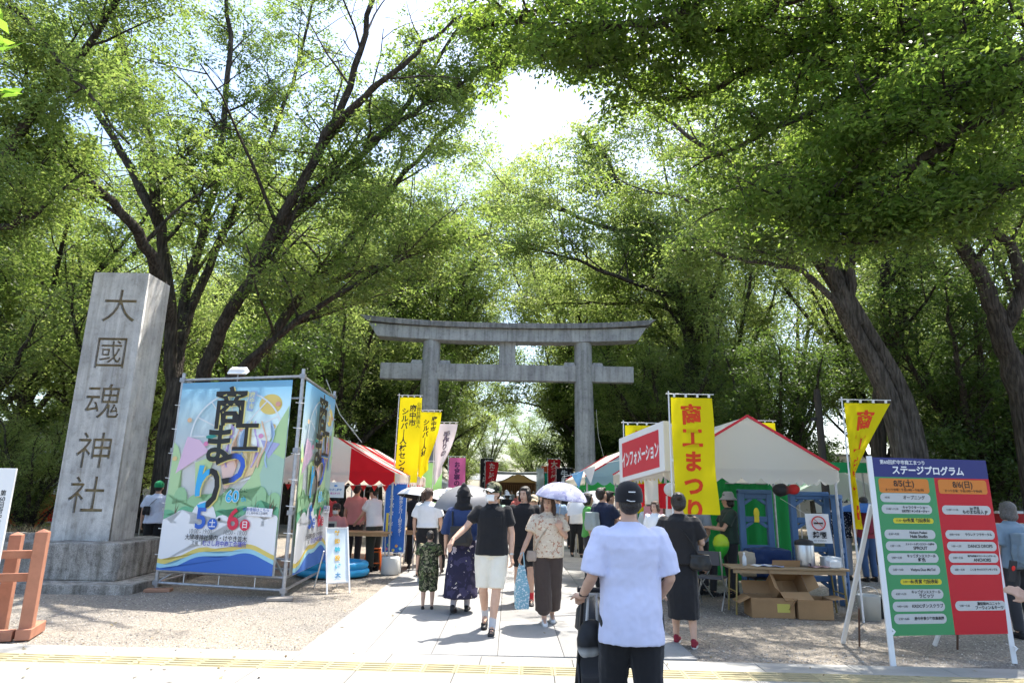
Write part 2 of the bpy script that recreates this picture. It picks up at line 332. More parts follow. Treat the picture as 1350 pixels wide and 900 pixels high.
class Tree:
    def __init__(s, seed, kids=11): s.kids = kids; s.r = np.random.default_rng(seed); s.paths = []; s.tips = []; s.dirs = []
    def limb(s, pts, r0, r1, sub=10, L=2.6, start=.35, up=.25, k=4, lv=1, n=9):
        p = smoothline(pts, k); N = len(p); t = np.linspace(0, 1, N)
        p[1:-1] += s.r.normal(0, .03, (N-2, 3)); rad = r0+(r1-r0)*t**.8
        s.paths.append((p, rad, n))
        for i in range(sub):
            f = start+(1-start)*(i+s.r.random())/sub; j = min(int(f*(N-1)), N-2)
            d = norm(p[j+1]-p[j]); o = s.r.normal(0, 1, 3); o[2] = abs(o[2])*.3+up; d2 = norm(d*.55+norm(o)*.85)
            s.grow(p[j], d2, L*(1.15-.4*f)*s.r.uniform(.55, 1.45), max(rad[j]*.42, .02), lv)
        s.grow(p[-1], norm(p[-1]-p[-2]), L*.7, r1, lv)
        return p
    def grow(s, p, d, L, r, lv, droop=.0):
        n = 5; q = [np.array(p)]; dd = np.array(d)
        for i in range(n):
            dd = norm(dd+s.r.normal(0, .13, 3)+np.array([0, 0, .03-(.10 if lv == 0 else 0)])); q.append(q[-1]+dd*L/n)
        q = np.array(q); s.paths.append((q, np.linspace(r, r*.3, n+1), 5 if lv else 3))
        if lv > 0:
            for i in range(s.kids):
                f = .15+.85*(i+s.r.random())/s.kids; j = min(int(f*n), n-1); o = s.r.normal(0, 1, 3); o[2] *= .35
                s.grow(q[j]+(q[j+1]-q[j])*(f*n-j), norm(dd*.5+norm(o)), L*s.r.uniform(.35, .6), max(r*.35, .006), lv-1)
        else:
            for f in (.4, .6, .8, 1.0):
                s.tips.append(q[int(f*n)]+s.r.normal(0, .08, 3)); s.dirs.append(dd)
    def wood(s, pruned=True):
        V = []; F = []; b = 0; ks = np.ones(len(s.paths), bool)
        if pruned: 
            ends = np.array([p[0][-1] for p in s.paths]); k = prune(ends, keep=.25); thin = np.array([p[1][0] < .05 for p in s.paths]); ks = k | ~thin
        for ok, (p, rad, n) in zip(ks, s.paths):
            if not ok: continue
            N = len(p); t = np.gradient(p, axis=0); t = norm(t); up = np.array([.3, .2, .93]); x = norm(np.cross(np.broadcast_to(up, t.shape), t)+1e-6); y = np.cross(t, x)
            a = np.arange(n)*2*PI/n; ring = x[:, None]*np.cos(a)[None, :, None]+y[:, None]*np.sin(a)[None, :, None]
            V.append((p[:, None]+ring*rad[:, None, None]).reshape(-1, 3))
            i, k = np.meshgrid(np.arange(N-1), np.arange(n), indexing='ij'); k2 = (k+1) % n
            F.append((np.stack([i*n+k, i*n+k2, (i+1)*n+k2, (i+1)*n+k], -1).reshape(-1, 4)+b)); b += N*n
        V = np.concatenate(V); F = np.concatenate(F)
        me = bpy.data.meshes.new('trunk'); me.vertices.add(len(V)); me.vertices.foreach_set('co', V.astype(np.float32).ravel())
        me.loops.add(F.size); me.loops.foreach_set('vertex_index', F.astype(np.int32).ravel())
        me.polygons.add(len(F)); me.polygons.foreach_set('loop_start', np.arange(0, F.size, 4, dtype=np.int32))
        me.polygons.foreach_set('use_smooth', np.ones(len(F), bool)); me.update(calc_edges=True); return me
    def leaves(s, per=40, size=.075, rad=.42, mats=None, pruned=True, flat=.13, droop=.25, maxn=None, gap=True, sun=True, up=1.0):
        T = np.array(s.tips); r = s.r
        if pruned: T = T[prune(T, gap=gap, sun=sun)]
        if maxn and len(T)*per > maxn: T = T[r.permutation(len(T))[:maxn//per]]
        return spray_mesh(T, r, per, size, rad, mats, flat, droop, up)
def spray_mesh(T, r, per, size, rad, mats, flat=.13, droop=.25, up=1.0):
    M_ = len(T); nrm = norm(np.stack([r.normal(0, .28, M_), r.normal(0, .28, M_), np.full(M_, up)], 1))
    e1 = norm(np.cross(nrm, r.normal(0, 1, (M_, 3)))); e2 = np.cross(nrm, e1)
    sc_ = r.uniform(.6, 1.35, M_)
    tt = r.uniform(0, 1, M_)
    rr = np.sqrt(r.random((M_, per)))*rad*sc_[:, None]; a = r.random((M_, per))*2*PI
    off = e1[:, None]*(rr*np.cos(a))[..., None]*1.25+e2[:, None]*(rr*np.sin(a))[..., None]*.8+nrm[:, None]*r.normal(0, flat*.6, (M_, per))[..., None]
    c = T[:, None]+off; c[..., 2] -= droop*rr**2/max(rad, .1)
    ln = nrm[:, None]+r.normal(0, .45, (M_, per, 3)); ln = norm(ln)
    ax = off/np.maximum(rr[..., None], .05)*.8+r.normal(0, .6, (M_, per, 3)); ax[..., 2] -= droop; ax = norm(ax-ln*np.sum(ax*ln, -1, keepdims=True)); sd_ = np.cross(ln, ax)
    L = size*r.uniform(.65, 1.3, (M_, per, 1)); W = L*r.uniform(.36, .5, (M_, per, 1))
    V = np.stack([c-ax*L*.5, c-ax*L*.06+sd_*W*.5, c+ax*L*.5-ln*L*.12, c-ax*L*.06-sd_*W*.5], 2).reshape(-1, 4, 3)
    tint = np.clip(tt[:, None]*.55+r.random((M_, per))*.45, 0, 1).ravel()
    return quads('crown', V, mats, tint)
def plant(name, label, t, bark, leafm, group=None, cat='tree', base=None, **kw):
    o = thing(name, label, cat, (0, 0, 0), group=group)
    me = t.wood(kw.get('pruned', True)); me.materials.append(bark); link('trunk', me, o)
    tag(link('crown', t.leaves(mats=leafm, **kw), o), kind='stuff'); return o
def pl(lst): return [P(*a) for a in lst]

# the big zelkova behind the stone pillar: stems measured from the photograph
t = Tree(3); B = P(222, 640, 15.5); B[2] = -.1
def stem(t, lst, r0, r1, **k): return t.limb([B]+pl(lst), r0, r1, **k)
t.paths.append((smoothline([B+np.array([0, 0, -.2]), B+np.array([.05, 0, 1.2]), P(230, 560, 15.5), P(240, 500, 15.5)]), np.linspace(.46, .28, 13), 12))
stem(t, [(225, 520, 15.4), (222, 400, 15.2), (212, 300, 15), (200, 200, 14.6), (178, 110, 14), (150, 20, 13.4), (130, -80, 13)], .19, .05, sub=14, L=2.8)
stem(t, [(232, 520, 15.6), (236, 430, 16), (262, 330, 16.5), (285, 230, 17), (300, 120, 17), (300, 20, 17), (290, -90, 16.5)], .18, .05, sub=14, L=2.8)
p3 = stem(t, [(255, 540, 15.3), (285, 455, 15), (330, 370, 14.6), (380, 275, 14.2), (430, 180, 13.8), (470, 90, 13.4), (490, 0, 13), (505, -90, 12.6)], .22, .04, sub=17, L=2.7)
t.limb(pl([(338, 360, 14.6), (368, 305, 14.8), (430, 245, 15), (495, 185, 15.2), (550, 120, 15.4), (590, 60, 15.6), (640, -20, 16)]), .15, .03, sub=15, L=2.2, start=.15)
t.limb(pl([(480, 195, 15.1), (530, 160, 15), (590, 120, 15), (640, 90, 15)]), .10, .03, sub=7, L=1.5)
t.limb(pl([(255, 540, 15.6), (330, 480, 16), (390, 400, 16.5), (440, 345, 17), (490, 280, 17.4), (550, 210, 17.6), (610, 150, 17.8), (650, 100, 18)]), .17, .035, sub=16, L=2.2, start=.2)
t.limb(pl([(395, 395, 16.5), (440, 370, 16.2), (500, 350, 16), (545, 320, 16)]), .10, .03, sub=6, L=2.6)
t.limb(pl([(250, 545, 15.2), (310, 490, 15), (380, 430, 14.7), (440, 390, 14.5), (500, 355, 14.5), (560, 330, 14.5)]), .12, .03, sub=7, L=2.8)
t.limb(pl([(232, 480, 15.8), (250, 410, 16.1), (300, 300, 17), (350, 200, 18), (385, 110, 18.6), (410, 10, 19)]), .15, .04, sub=13, L=2.5)
t.limb(pl([(222, 420, 15.2), (200, 340, 14), (160, 280, 13), (110, 230, 12.2), (60, 200, 11.8)]), .18, .04, sub=10, L=2.2)
t.limb(pl([(430, 180, 13.8), (470, 140, 13.2), (520, 95, 12.8), (560, 60, 12.6), (610, 20, 12.4)]), .10, .03, sub=8, L=1.7)
t.limb(pl([(212, 300, 15), (160, 200, 15.5), (110, 120, 16), (60, 60, 16)]), .14, .04, sub=9, L=2.4)
big = plant('zelkova_tree', 'big spreading zelkova with several dark stems behind the stone pillar', t, BARK, LEAF_A, per=27, size=.105, rad=.25, maxn=330000)

# tree at the far left whose limb crosses the sky gap
t = Tree(5); B = P(-60, 620, 11.5); B[2] = -.1
stem(t, [(-70, 500, 11.5), (-50, 350, 11.4), (10, 210, 11.2), (50, 140, 11), (100, 75, 10.8), (150, 10, 10.6), (190, -60, 10.4)], .17, .04, sub=11, L=1.9, start=.5)
t.limb(pl([(-70, 480, 11.5), (-90, 300, 11.6), (-80, 150, 11.6), (-60, 0, 11.6)]), .18, .05, sub=9, L=2.2)
t.limb(pl([(170, 190, 9.5), (120, 130, 9.6), (85, 88, 9.8), (45, 40, 10), (5, -5, 10.2)][::-1]), .05, .02, sub=6, L=1.2)
t.limb(pl([(-70, 420, 11.5), (-40, 330, 11), (0, 300, 10.8), (50, 280, 10.6)]), .12, .04, sub=7, L=1.6)
plant('zelkova_tree', 'tree at the far left with a leaning dark limb crossing a patch of blue sky', t, BARK, LEAF_A, per=34, size=.08, rad=.36, maxn=90000)

# the hollow leaning tree right of the tents
t = Tree(9); B = P(1208, 650, 15); B[2] = -.1; BR = B
pa = smoothline([B, P(1196, 590, 15), P(1172, 510, 15), P(1135, 440, 14.9), P(1108, 385, 14.8)]); t.paths.append((pa+np.array([-.13, -.05, 0]), np.linspace(.25, .13, len(pa)), 12))
t.paths.append((pa+np.array([.13, 0, 0])+np.array([.1, 0, 0])*np.sin(np.linspace(0, 3, len(pa)))[:, None], np.linspace(.27, .12, len(pa)), 12))
t.paths.append((pa+np.array([0, .3, 0]), np.linspace(.22, .12, len(pa)), 10))
top = (1128, 428, 14.9)
for lst, r0, sub in (([top, (1104, 375, 14.7), (1085, 320, 14.4), (1045, 290, 14), (985, 235, 13.4), (925, 190, 13), (850, 140, 12.6)], .20, 11), ([top, (1100, 375, 14.9), (1070, 335, 15), (1000, 300, 15.4), (930, 270, 15.8), (870, 255, 16)], .10, 9),
    ([top, (1106, 380, 14.8), (1090, 330, 14.8), (1060, 270, 14.6), (1010, 200, 14.4), (960, 130, 14.2), (900, 50, 14)], .16, 11), ([top, (1110, 380, 14.9), (1100, 330, 15), (1085, 250, 15.2), (1070, 160, 15.4), (1060, 60, 15.6), (1055, -40, 15.8)], .17, 11),
    ([top, (1118, 375, 14.8), (1124, 330, 14.6), (1150, 250, 14), (1180, 150, 13.4), (1200, 50, 12.8)], .17, 11), ([top, (1060, 360, 14.4), (1010, 350, 14), (960, 335, 13.6), (900, 330, 13.4)], .09, 9), ([top, (1075, 345, 15.4), (1020, 270, 16), (980, 230, 16.4), (940, 210, 17)], .10, 8)):
    t.limb(pl(lst), r0, .03, sub=sub, L=2.2, start=.3)
plant('zelkova_tree', 'leaning tree with a split hollow grey trunk behind the programme board', t, BARK_G, LEAF_A, per=24, size=.105, rad=.36, maxn=170000)
t = Tree(10); B = P(1150, 640, 17); B[2] = -.1
stem(t, [(1158, 560, 17), (1166, 460, 17), (1166, 380, 17), (1172, 280, 17), (1180, 150, 17), (1185, 20, 17)], .22, .06, sub=12, L=2.2)
t.limb(pl([(1168, 520, 17), (1185, 430, 17.4), (1192, 360, 17.6), (1215, 260, 18), (1240, 150, 18), (1270, 40, 18)]), .2, .05, sub=12, L=2.2)
plant('zelkova_tree', 'slim upright two stemmed tree just behind the hollow leaning trunk', t, BARK, LEAF_A, per=30, size=.1, rad=.45, maxn=90000)
t = Tree(12); B = P(1365, 640, 13.5); B[2] = -.1
stem(t, [(1345, 520, 13.5), (1322, 450, 13.5), (1308, 400, 13.4), (1282, 345, 13.3), (1262, 305, 13.2), (1240, 220, 13), (1215, 120, 12.8), (1200, 0, 12.6)], .27, .06, sub=12, L=2.2, start=.5)
t.limb(pl([(1320, 440, 13.5), (1345, 380, 13.2), (1330, 320, 13), (1300, 290, 12.8), (1290, 200, 12.6), (1300, 100, 12.4)]), .16, .04, sub=9, L=2.0)
t.limb(pl([(1345, 520, 13.5), (1380, 400, 13.5), (1400, 250, 13.5), (1400, 100, 13.5)]), .2, .05, sub=9, L=2.2)
plant('zelkova_tree', 'leaning brown tree at the right edge with a sharply bent trunk', t, BARK, LEAF_A, per=32, size=.085, rad=.42, maxn=80000)
# tree behind the right leg of the torii
t = Tree(14); B = P(925, 660, 33); B[2] = -.1
stem(t, [(922, 560, 33), (914, 480, 33), (904, 420, 33), (880, 355, 33), (850, 310, 33), (820, 250, 33), (800, 210, 33)], .5, .08, sub=14, L=4.2)
for lst in ([(908, 440, 33), (915, 380, 33), (900, 320, 33), (880, 240, 33), (870, 180, 33)], [(912, 470, 33), (935, 400, 34), (960, 320, 34), (970, 240, 34), (965, 170, 34)], [(895, 395, 33), (855, 380, 32), (800, 360, 31), (750, 340, 31), (710, 330, 31)],
    [(850, 310, 33), (800, 300, 33), (750, 280, 33), (700, 262, 33), (670, 250, 33)], [(904, 420, 33), (860, 400, 35), (800, 400, 36), (740, 400, 36)]):
    t.limb(pl(lst), .18, .04, sub=8, L=5.2)
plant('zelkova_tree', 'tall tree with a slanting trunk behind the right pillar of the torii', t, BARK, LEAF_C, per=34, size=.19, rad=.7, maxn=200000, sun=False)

# the canopy that hangs over the right half of the picture; its trunk stands beside the camera
t = Tree(21); B = np.array([11.5, 5.5, -.1])
t.paths.append((smoothline([B, B+np.array([-.3, .2, 2.5]), B+np.array([-.8, .5, 4.8])]), np.linspace(.55, .42, 9), 12)); F0 = B+np.array([-.8, .5, 4.8])
def lim(lst, r0=.16, **k): return t.limb([F0]+pl(lst), r0, .03, **k)
kw = dict(sub=17, L=1.1, start=.3, up=0)
lim([(1400, 0, 6.6), (1290, 30, 6.8), (1200, 78, 7.0), (1130, 118, 7.1), (1060, 150, 7.2), (980, 190, 7.3)], .13, **kw)
lim([(1350, -120, 6.4), (1200, -80, 6.5), (1050, 0, 6.6), (980, 28, 6.7), (900, 52, 6.8), (820, 80, 6.9), (760, 85, 7.0)], .10, **kw)
lim([(1300, -180, 6.2), (1100, -120, 6.3), (950, -60, 6.4), (820, -20, 6.5), (720, 10, 6.6), (670, 30, 6.7)], .10, **kw)
lim([(1300, -220, 5.9), (1100, -160, 5.9), (1000, -60, 6.0), (930, 0, 6.1), (850, 30, 6.2), (790, 40, 6.3)], .08, **kw)
lim([(1420, 120, 6), (1330, 140, 6.2), (1260, 180, 6.4), (1180, 230, 6.6), (1100, 262, 6.8), (1030, 285, 7)], .09, **kw)
lim([(1440, 220, 5.8), (1360, 240, 6), (1290, 270, 6.3), (1200, 300, 6.6), (1110, 320, 6.8)], .06, **dict(kw, L=.9))
lim([(1420, 60, 8), (1330, 80, 8.4), (1240, 130, 8.8), (1150, 180, 9), (1060, 210, 9.2), (990, 220, 9.4)], .10, **kw)
lim([(1400, -60, 7), (1250, -30, 7.2), (1120, 40, 7.3), (1020, 80, 7.4), (930, 120, 7.4), (860, 130, 7.4)], .09, **kw)
lim([(1430, 40, 5.6), (1380, 60, 5.8), (1300, 100, 6), (1220, 140, 6.2), (1150, 200, 6.3)], .08, **kw)
lim([(1380, -140, 6.4), (1300, -60, 6.7), (1220, 0, 6.9), (1130, 20, 7.1), (1040, 60, 7.3)], .08, **kw)
lim([(1440, -20, 9), (1340, -10, 10), (1240, 40, 10.6), (1140, 90, 11), (1060, 120, 11.4), (980, 150, 11.6)], .12, **dict(kw, L=2.0))
lim([(1440, 300, 8), (1380, 270, 9), (1330, 230, 9.6), (1270, 220, 10), (1180, 260, 10.3)], .08, **dict(kw, L=1.5))
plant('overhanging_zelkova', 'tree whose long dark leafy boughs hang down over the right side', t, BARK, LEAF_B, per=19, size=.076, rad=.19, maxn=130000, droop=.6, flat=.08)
# sprig in the top left corner
t = Tree(25)
t.limb([P(-190, -60, 3.9), P(-100, -10, 3.8), P(-50, 30, 3.75), P(-18, 58, 3.7)], .012, .005, sub=4, L=.22, lv=0, up=0); t.tips = [P(-4, 22, 3.6), P(-2, 52, 3.6), P(2, 72, 3.6), P(-4, 100, 3.6), P(-25, 40, 3.7), P(-40, 80, 3.7)]
t.paths.append((smoothline([np.array([-9, 1.5, -.1]), np.array([-8.5, 2, 2.5]), np.array([-6, 3.2, 4.8]), P(-190, -60, 3.9)]), np.linspace(.09, .012, 13), 6))
plant('maple_sapling', 'slender tree with bright green leaves poking in at the top left corner', t, BARK, LEAF_E, per=5, size=.13, rad=.10, pruned=False, droop=.8)

# background trees: a few forms, copied
def forest_tree(seed, H, spread, leafm, per, size, rad, maxn, low=.3, nl=7):
    t = Tree(seed, 7); r = t.r
    t.paths.append((smoothline([(0, 0, -.2), (r.normal(0, .2), r.normal(0, .2), H*low*.6), (r.normal(0, .3), r.normal(0, .3), H*low)]), np.linspace(.42, .3, 9), 9)); f = t.paths[0][0][-1]
    for i in range(nl):
        a = 2*PI*(i+r.random()*.6)/nl; s_ = spread*r.uniform(.5, 1.0); hh = H*r.uniform(.72, 1.0)
        e = np.array([math.cos(a)*s_, math.sin(a)*s_, hh]); m1 = f*.6+e*.4; m1[:2] *= .75; m1[2] += .3; m2 = f*.25+e*.75
        t.limb([f, m1, m2, e], .17, .04, sub=10, L=H*.17, start=.2, n=6)
    for i in range(4):
        a = r.random()*2*PI; e = np.array([math.cos(a)*spread*.9, math.sin(a)*spread*.9, H*r.uniform(.35, .55)])
        t.limb([f*.8, f*.5+e*.5+np.array([0, 0, .6]), e], .09, .03, sub=7, L=H*.13, start=.35, n=5)
    me = t.wood(False); me.materials.append(BARK)
    return me, t.leaves(per=per,  size=size, rad=rad, mats=leafm, pruned=False, maxn=maxn)
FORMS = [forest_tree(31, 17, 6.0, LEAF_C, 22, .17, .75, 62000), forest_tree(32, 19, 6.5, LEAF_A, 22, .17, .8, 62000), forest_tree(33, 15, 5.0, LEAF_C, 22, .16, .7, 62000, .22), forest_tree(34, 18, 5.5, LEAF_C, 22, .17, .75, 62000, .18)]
BROAD = forest_tree(35, 7.5, 3.0, LEAF_C, 24, .11, .42, 34000, .12); EVER = forest_tree(36, 8.0, 2.6, LEAF_D, 34, .12, .5, 60000, .06, 9)
def forest(x, y, form, s, rz, label, group, name='forest_tree'):
    o = thing(name, label, 'tree', (x, y, 0), rz, group); o.scale = (s, s, s)
    link('trunk', form[0], o); tag(link('crown', form[1], o), kind='stuff'); return o
AV = 'tall trees lining the avenue beyond the torii'
for side, rows in (('left', ((-10.5, 31), (-9.4, 37), (-10.0, 45), (-9, 58), (-8.5, 74), (-6.5, 92))), ('right', ((11, 33), (11, 43), (10.5, 54), (9.5, 70), (8.5, 90)))):
    for k, (x, y) in enumerate(rows):
        forest(x, y, FORMS[k % 4 if side == 'left' else (k+2) % 4], 1.0+.06*(k % 3)+(.0 if y < 50 else .15), rnd.random()*6, f'avenue tree on the {side} side, {["nearest the torii","second back","third back","fourth back","fifth back","farthest by the gate"][k]}', AV)
for x, y, f, lab in ((-5.9, 44, 0, 'very tall pale tree whose crown meets over the avenue, left trunk'), (6.0, 46, 2, 'very tall pale tree whose crown meets over the avenue, right trunk'), (-6.3, 53, 1, 'tall tree arching over the avenue beyond the pale pair on the left'), (6.6, 58, 3, 'tall tree arching over the avenue beyond the pale pair on the right')):
    forest(x, y, FORMS[f], 1.38 if y > 40 else 1.2, x, lab, AV)
WD = 'trees of the wood behind the stalls'
for k, (x, y) in enumerate([(-15, 20), (-16, 28), (-18, 38), (-19, 52), (-22, 24), (-26, 34), (-30, 46), (-24, 64), (-13, 66), (-34, 28), (18, 21), (17, 30), (19, 42), (20, 56), (26, 26), (28, 38), (32, 52), (15, 66), (36, 32), (-40, 60), (40, 64), (-28, 90), (28, 90), (-4, 128), (4, 135), (14, 120), (-14, 118)]):
    forest(x, y, FORMS[(k*3+1) % 4], rnd.uniform(.95, 1.2)*(.72 if x < 0 and y < 30 else 1), rnd.random()*6, f'wood tree {["at the left", "at the right"][x > 0]}, {["in the front row", "in the middle rows", "in the far rows", "behind the shrine gate"][(y > 32)+(y > 56)+(y > 110)]}, number {k} from the first stall'.replace(f'number {k} from the first stall', ['crown bushy and low', 'crown tall and open', 'crown wide and pale', 'crown narrow and upright', 'partly hidden by nearer trees', 'with several steep limbs', 'seen between other trunks', 'with a dark lower crown', 'with thin high branches', 'leaning a little inward', 'with a rounded top', 'standing close to its neighbour', 'with a forked trunk', 'with a hollow side', 'showing a bare lower limb'][k % 15]), WD)
for k, (x, y, f, s, lab) in enumerate([(-10.8, 18, BROAD, 1.0, 'low bushy tree between the far left trunk and the stone pillar'), (-13.5, 15.5, BROAD, .9, 'low leafy tree at the left edge behind the red and white cloth'), (-7.6, 30, BROAD, 1.25, 'low leafy tree rising behind the banner tower'),
        (-5.6, 33, EVER, 1.0, 'dark evergreen beside the left pillar of the torii'), (6.6, 36, EVER, 1.15, 'dark evergreen right of the torii'), (11.8, 16.5, EVER, .85, 'dark dense evergreen behind the right part of the programme board'), (10.6, 26, EVER, .9, 'dark evergreen above the white tent'),
        (14.6, 18, EVER, .8, 'dark evergreen nearest the right edge'), (7.4, 31, BROAD, 1.2, 'bright low tree right behind the tents'), (-9.3, 24, EVER, .95, 'dark evergreen behind the red and white tent'), (-5.8, 40, BROAD, 1.4, 'bright low tree left of the avenue opening'), (5.6, 50, EVER, 1.5, 'dark evergreen at the right of the avenue opening'),
        (-13, 24, BROAD, 1.2, 'bushy tree deep in the left wood'), (3.8, 108, BROAD, 1.5, 'bright rounded tree just right of the shrine gate roof'), (-6.4, 78, BROAD, 1.3, 'bright leaning tree just left of the shrine gate'), (-10.1, 13.9, BROAD, .40, 'leafy sapling in front of the red and white curtain'), (-11.2, 14.6, BROAD, .42, 'second leafy sapling left of the one by the stone pillar')]):
    forest(x, y, f, s, k*1.3, lab, None, 'small_tree')
# ------------------------------------------------------------------ people
TEX = {}
def clouds(s):
    if s not in TEX: t = bpy.data.textures.new('folds', 'CLOUDS'); t.noise_scale = s; t.noise_depth = 2; TEX[s] = t
    return TEX[s]
def fuse(mb, name, mats, parent, vox=.012, it=4, disp=0, ds=.12, two=None):
    """melt the overlapping shapes of mb into one continuous skin"""
    me = mb.mesh('raw'); o = link('raw', me)
    r = o.modifiers.new('r', 'REMESH'); r.mode = 'VOXEL'; r.voxel_size = vox; r.use_smooth_shade = True
    s = o.modifiers.new('s', 'SMOOTH'); s.iterations = it; s.factor = .5
    if disp: d = o.modifiers.new('d', 'DISPLACE'); d.texture = clouds(ds); d.strength = disp; d.mid_level = .5
    dg = bpy.context.evaluated_depsgraph_get(); out = bpy.data.meshes.new_from_object(o.evaluated_get(dg)); out.name = name
    bpy.data.objects.remove(o); bpy.data.meshes.remove(me)
    out.materials.clear(); setmats(out, mats)
    if two: # (axis, threshold, material index)
        n = len(out.polygons); c = np.empty(n*3, np.float32); out.polygons.foreach_get('center', c); c = c.reshape(-1, 3); mi = np.zeros(n, np.int32)
        for fn, k in two: mi[fn(c)] = k
        out.polygons.foreach_set('material_index', mi)
    return link(name, out, parent)
def loft(mb, secs, n=16, k=1.0):
    """closed skin through ellipses (x, y, z, rx, ry)"""
    vs = []
    for (x, y, z, a, b) in secs:
        for i in range(n):
            t = 2*PI*i/n; cx, sx = math.cos(t), math.sin(t); e = .82
            vs.append((x+a*math.copysign(abs(cx)**e, cx), y+b*math.copysign(abs(sx)**e, sx), z))
    N = len(secs); fs = [(i*n+j, i*n+(j+1) % n, (i+1)*n+(j+1) % n, (i+1)*n+j) for i in range(N-1) for j in range(n)]
    mb.add(vs, fs, 0, True); mb.add(vs[:n], [tuple(range(n))[::-1]]); mb.add(vs[-n:], [tuple(range(n))]); return mb
def chain(mb, pts, rs, n=10, ends=True):
    mb.tube(pts, list(rs), n)
    if ends:
        for p, r in zip(pts, rs): mb.ball(tuple(p), r*.99, 10)
    return mb
def lerp(a, b, t): return Vector(a)*(1-t)+Vector(b)*t
def hand(mb, wrist, d, nrm, side, curl=.5, s=1.0):
    """palm, four unequal fingers and a thumb; d points along the hand, nrm out of the palm's back"""
    d = Vector(d).normalized(); nrm = Vector(nrm); nrm = (nrm-d*nrm.dot(d)).normalized(); x = d.cross(nrm)*side; w = Vector(wrist)
    for k, f in enumerate((.2, .55, .9)):
        for j in (-1, 0, 1): mb.ball(tuple(w+d*.085*f*s+x*j*(.020+.006*k)*s), (.019*s,)*3, 8)
    for i, (L, off) in enumerate(((.070, 1.5), (.080, .5), (.074, -.5), (.058, -1.5))):
        p = w+d*.085*s+x*off*.0195*s; q = [p]; a = 0
        for seg in (.45, .32, .23):
            a += curl*.8; q.append(q[-1]+(d*math.cos(a)-nrm*math.sin(a))*L*seg*s)
        chain(mb, q, [.0098*s, .0092*s, .0085*s, .007*s], 6)
    p = w+d*.028*s+x*.03*s; q = [p, p+(x*.7+d*.6-nrm*.25)*.035*s, p+(x*.75+d*1.3-nrm*.6)*.045*s]
    chain(mb, q, [.013*s, .011*s, .009*s], 6)

SKIN = mat('skin', (.56, .345, .245), .55, vary=.08, vs=18, spec=.4); SKIN2 = mat('skin_tan', (.46, .27, .18), .55, vary=.08, vs=18, spec=.4)
HAIR = mat('black_hair', (.022, .017, .014), .45, vary=.5, vs=60, bump=.6, bs=90, spec=.5); HAIRB = mat('brown_hair', (.07, .037, .022), .45, vary=.5, vs=60, bump=.6, bs=90, spec=.5); HAIRG = mat('grey_hair', (.13, .12, .115), .5, vary=.4, vs=60, bump=.6, bs=90)
DARKEYE = C(.015, .012, .01, rough=.3); LIP = C(.42, .16, .13, rough=.5)
def cloth(r, g, b, **k): return C(r, g, b, rough=.9, spec=.15, sheen=.15, vary=.07, vs=5, **k)
BLACKC = cloth(.018, .018, .02); DKGREY = cloth(.045, .045, .05); WHITEC = cloth(.75, .75, .76); LAV = cloth(.60, .62, .80); CREAM = cloth(.72, .68, .58); BROWN = cloth(.07, .052, .045); NAVY = cloth(.018, .026, .055)
SHOE_B = C(.02, .02, .022, rough=.5); SHOE_W = C(.7, .7, .7, rough=.5); SHOE_R = C(.25, .02, .035, rough=.7); SOLE = C(.6, .58, .55); 
def patmat(name, base, cols, scale, thr=.45, cloth_=True, dist=.3):
    """cloth with an irregular print of several colours"""
    m = mat(name, base, .9, spec=.15); N = m.node_tree.nodes; L = m.node_tree.links; tc = N.new('ShaderNodeTexCoord'); prev = None; b = N['Principled BSDF']
    for i, (c, sc_, t) in enumerate(cols):
        n = N.new('ShaderNodeTexNoise'); n.inputs['Scale'].default_value = sc_; n.inputs['Detail'].default_value = 3; n.inputs['Distortion'].default_value = dist
        mp = N.new('ShaderNodeMapping'); mp.inputs['Location'].default_value = (i*3.7, i*1.3, i*5.1); L.new(tc.outputs['Object'], mp.inputs[0]); L.new(mp.outputs[0], n.inputs[0])
        g = N.new('ShaderNodeMath'); g.operation = 'GREATER_THAN'; g.inputs[1].default_value = t; L.new(n.outputs[0], g.inputs[0])
        mx = N.new('ShaderNodeMix'); mx.data_type = 'RGBA'; L.new(g.outputs[0], mx.inputs[0])
        if prev: L.new(prev, mx.inputs[6])
        else: mx.inputs[6].default_value = tuple(base)+(1,)
        mx.inputs[7].default_value = tuple(c)+(1,); prev = mx.outputs[2]
    L.new(prev, b.inputs['Base Color']); return m
FLORAL = patmat('beige_floral', (.66, .55, .42), [((.45, .22, .14), 26, .60), ((.72, .64, .50), 34, .60), ((.35, .24, .16), 42, .66)], 20)
CAMO = patmat('camouflage', (.035, .04, .025), [((.22, .21, .13), 17, .53), ((.09, .12, .05), 15, .57), ((.012, .012, .012), 22, .60)], 10)
YUKATA = patmat('navy_floral_print', (.028, .026, .05), [((.45, .38, .40), 11, .64), ((.05, .045, .09), 8, .55), ((.5, .45, .35), 22, .69)], 10)
CHECK = patmat('dark_dotted', (.02, .025, .04), [((.6, .6, .62), 30, .60)], 10)

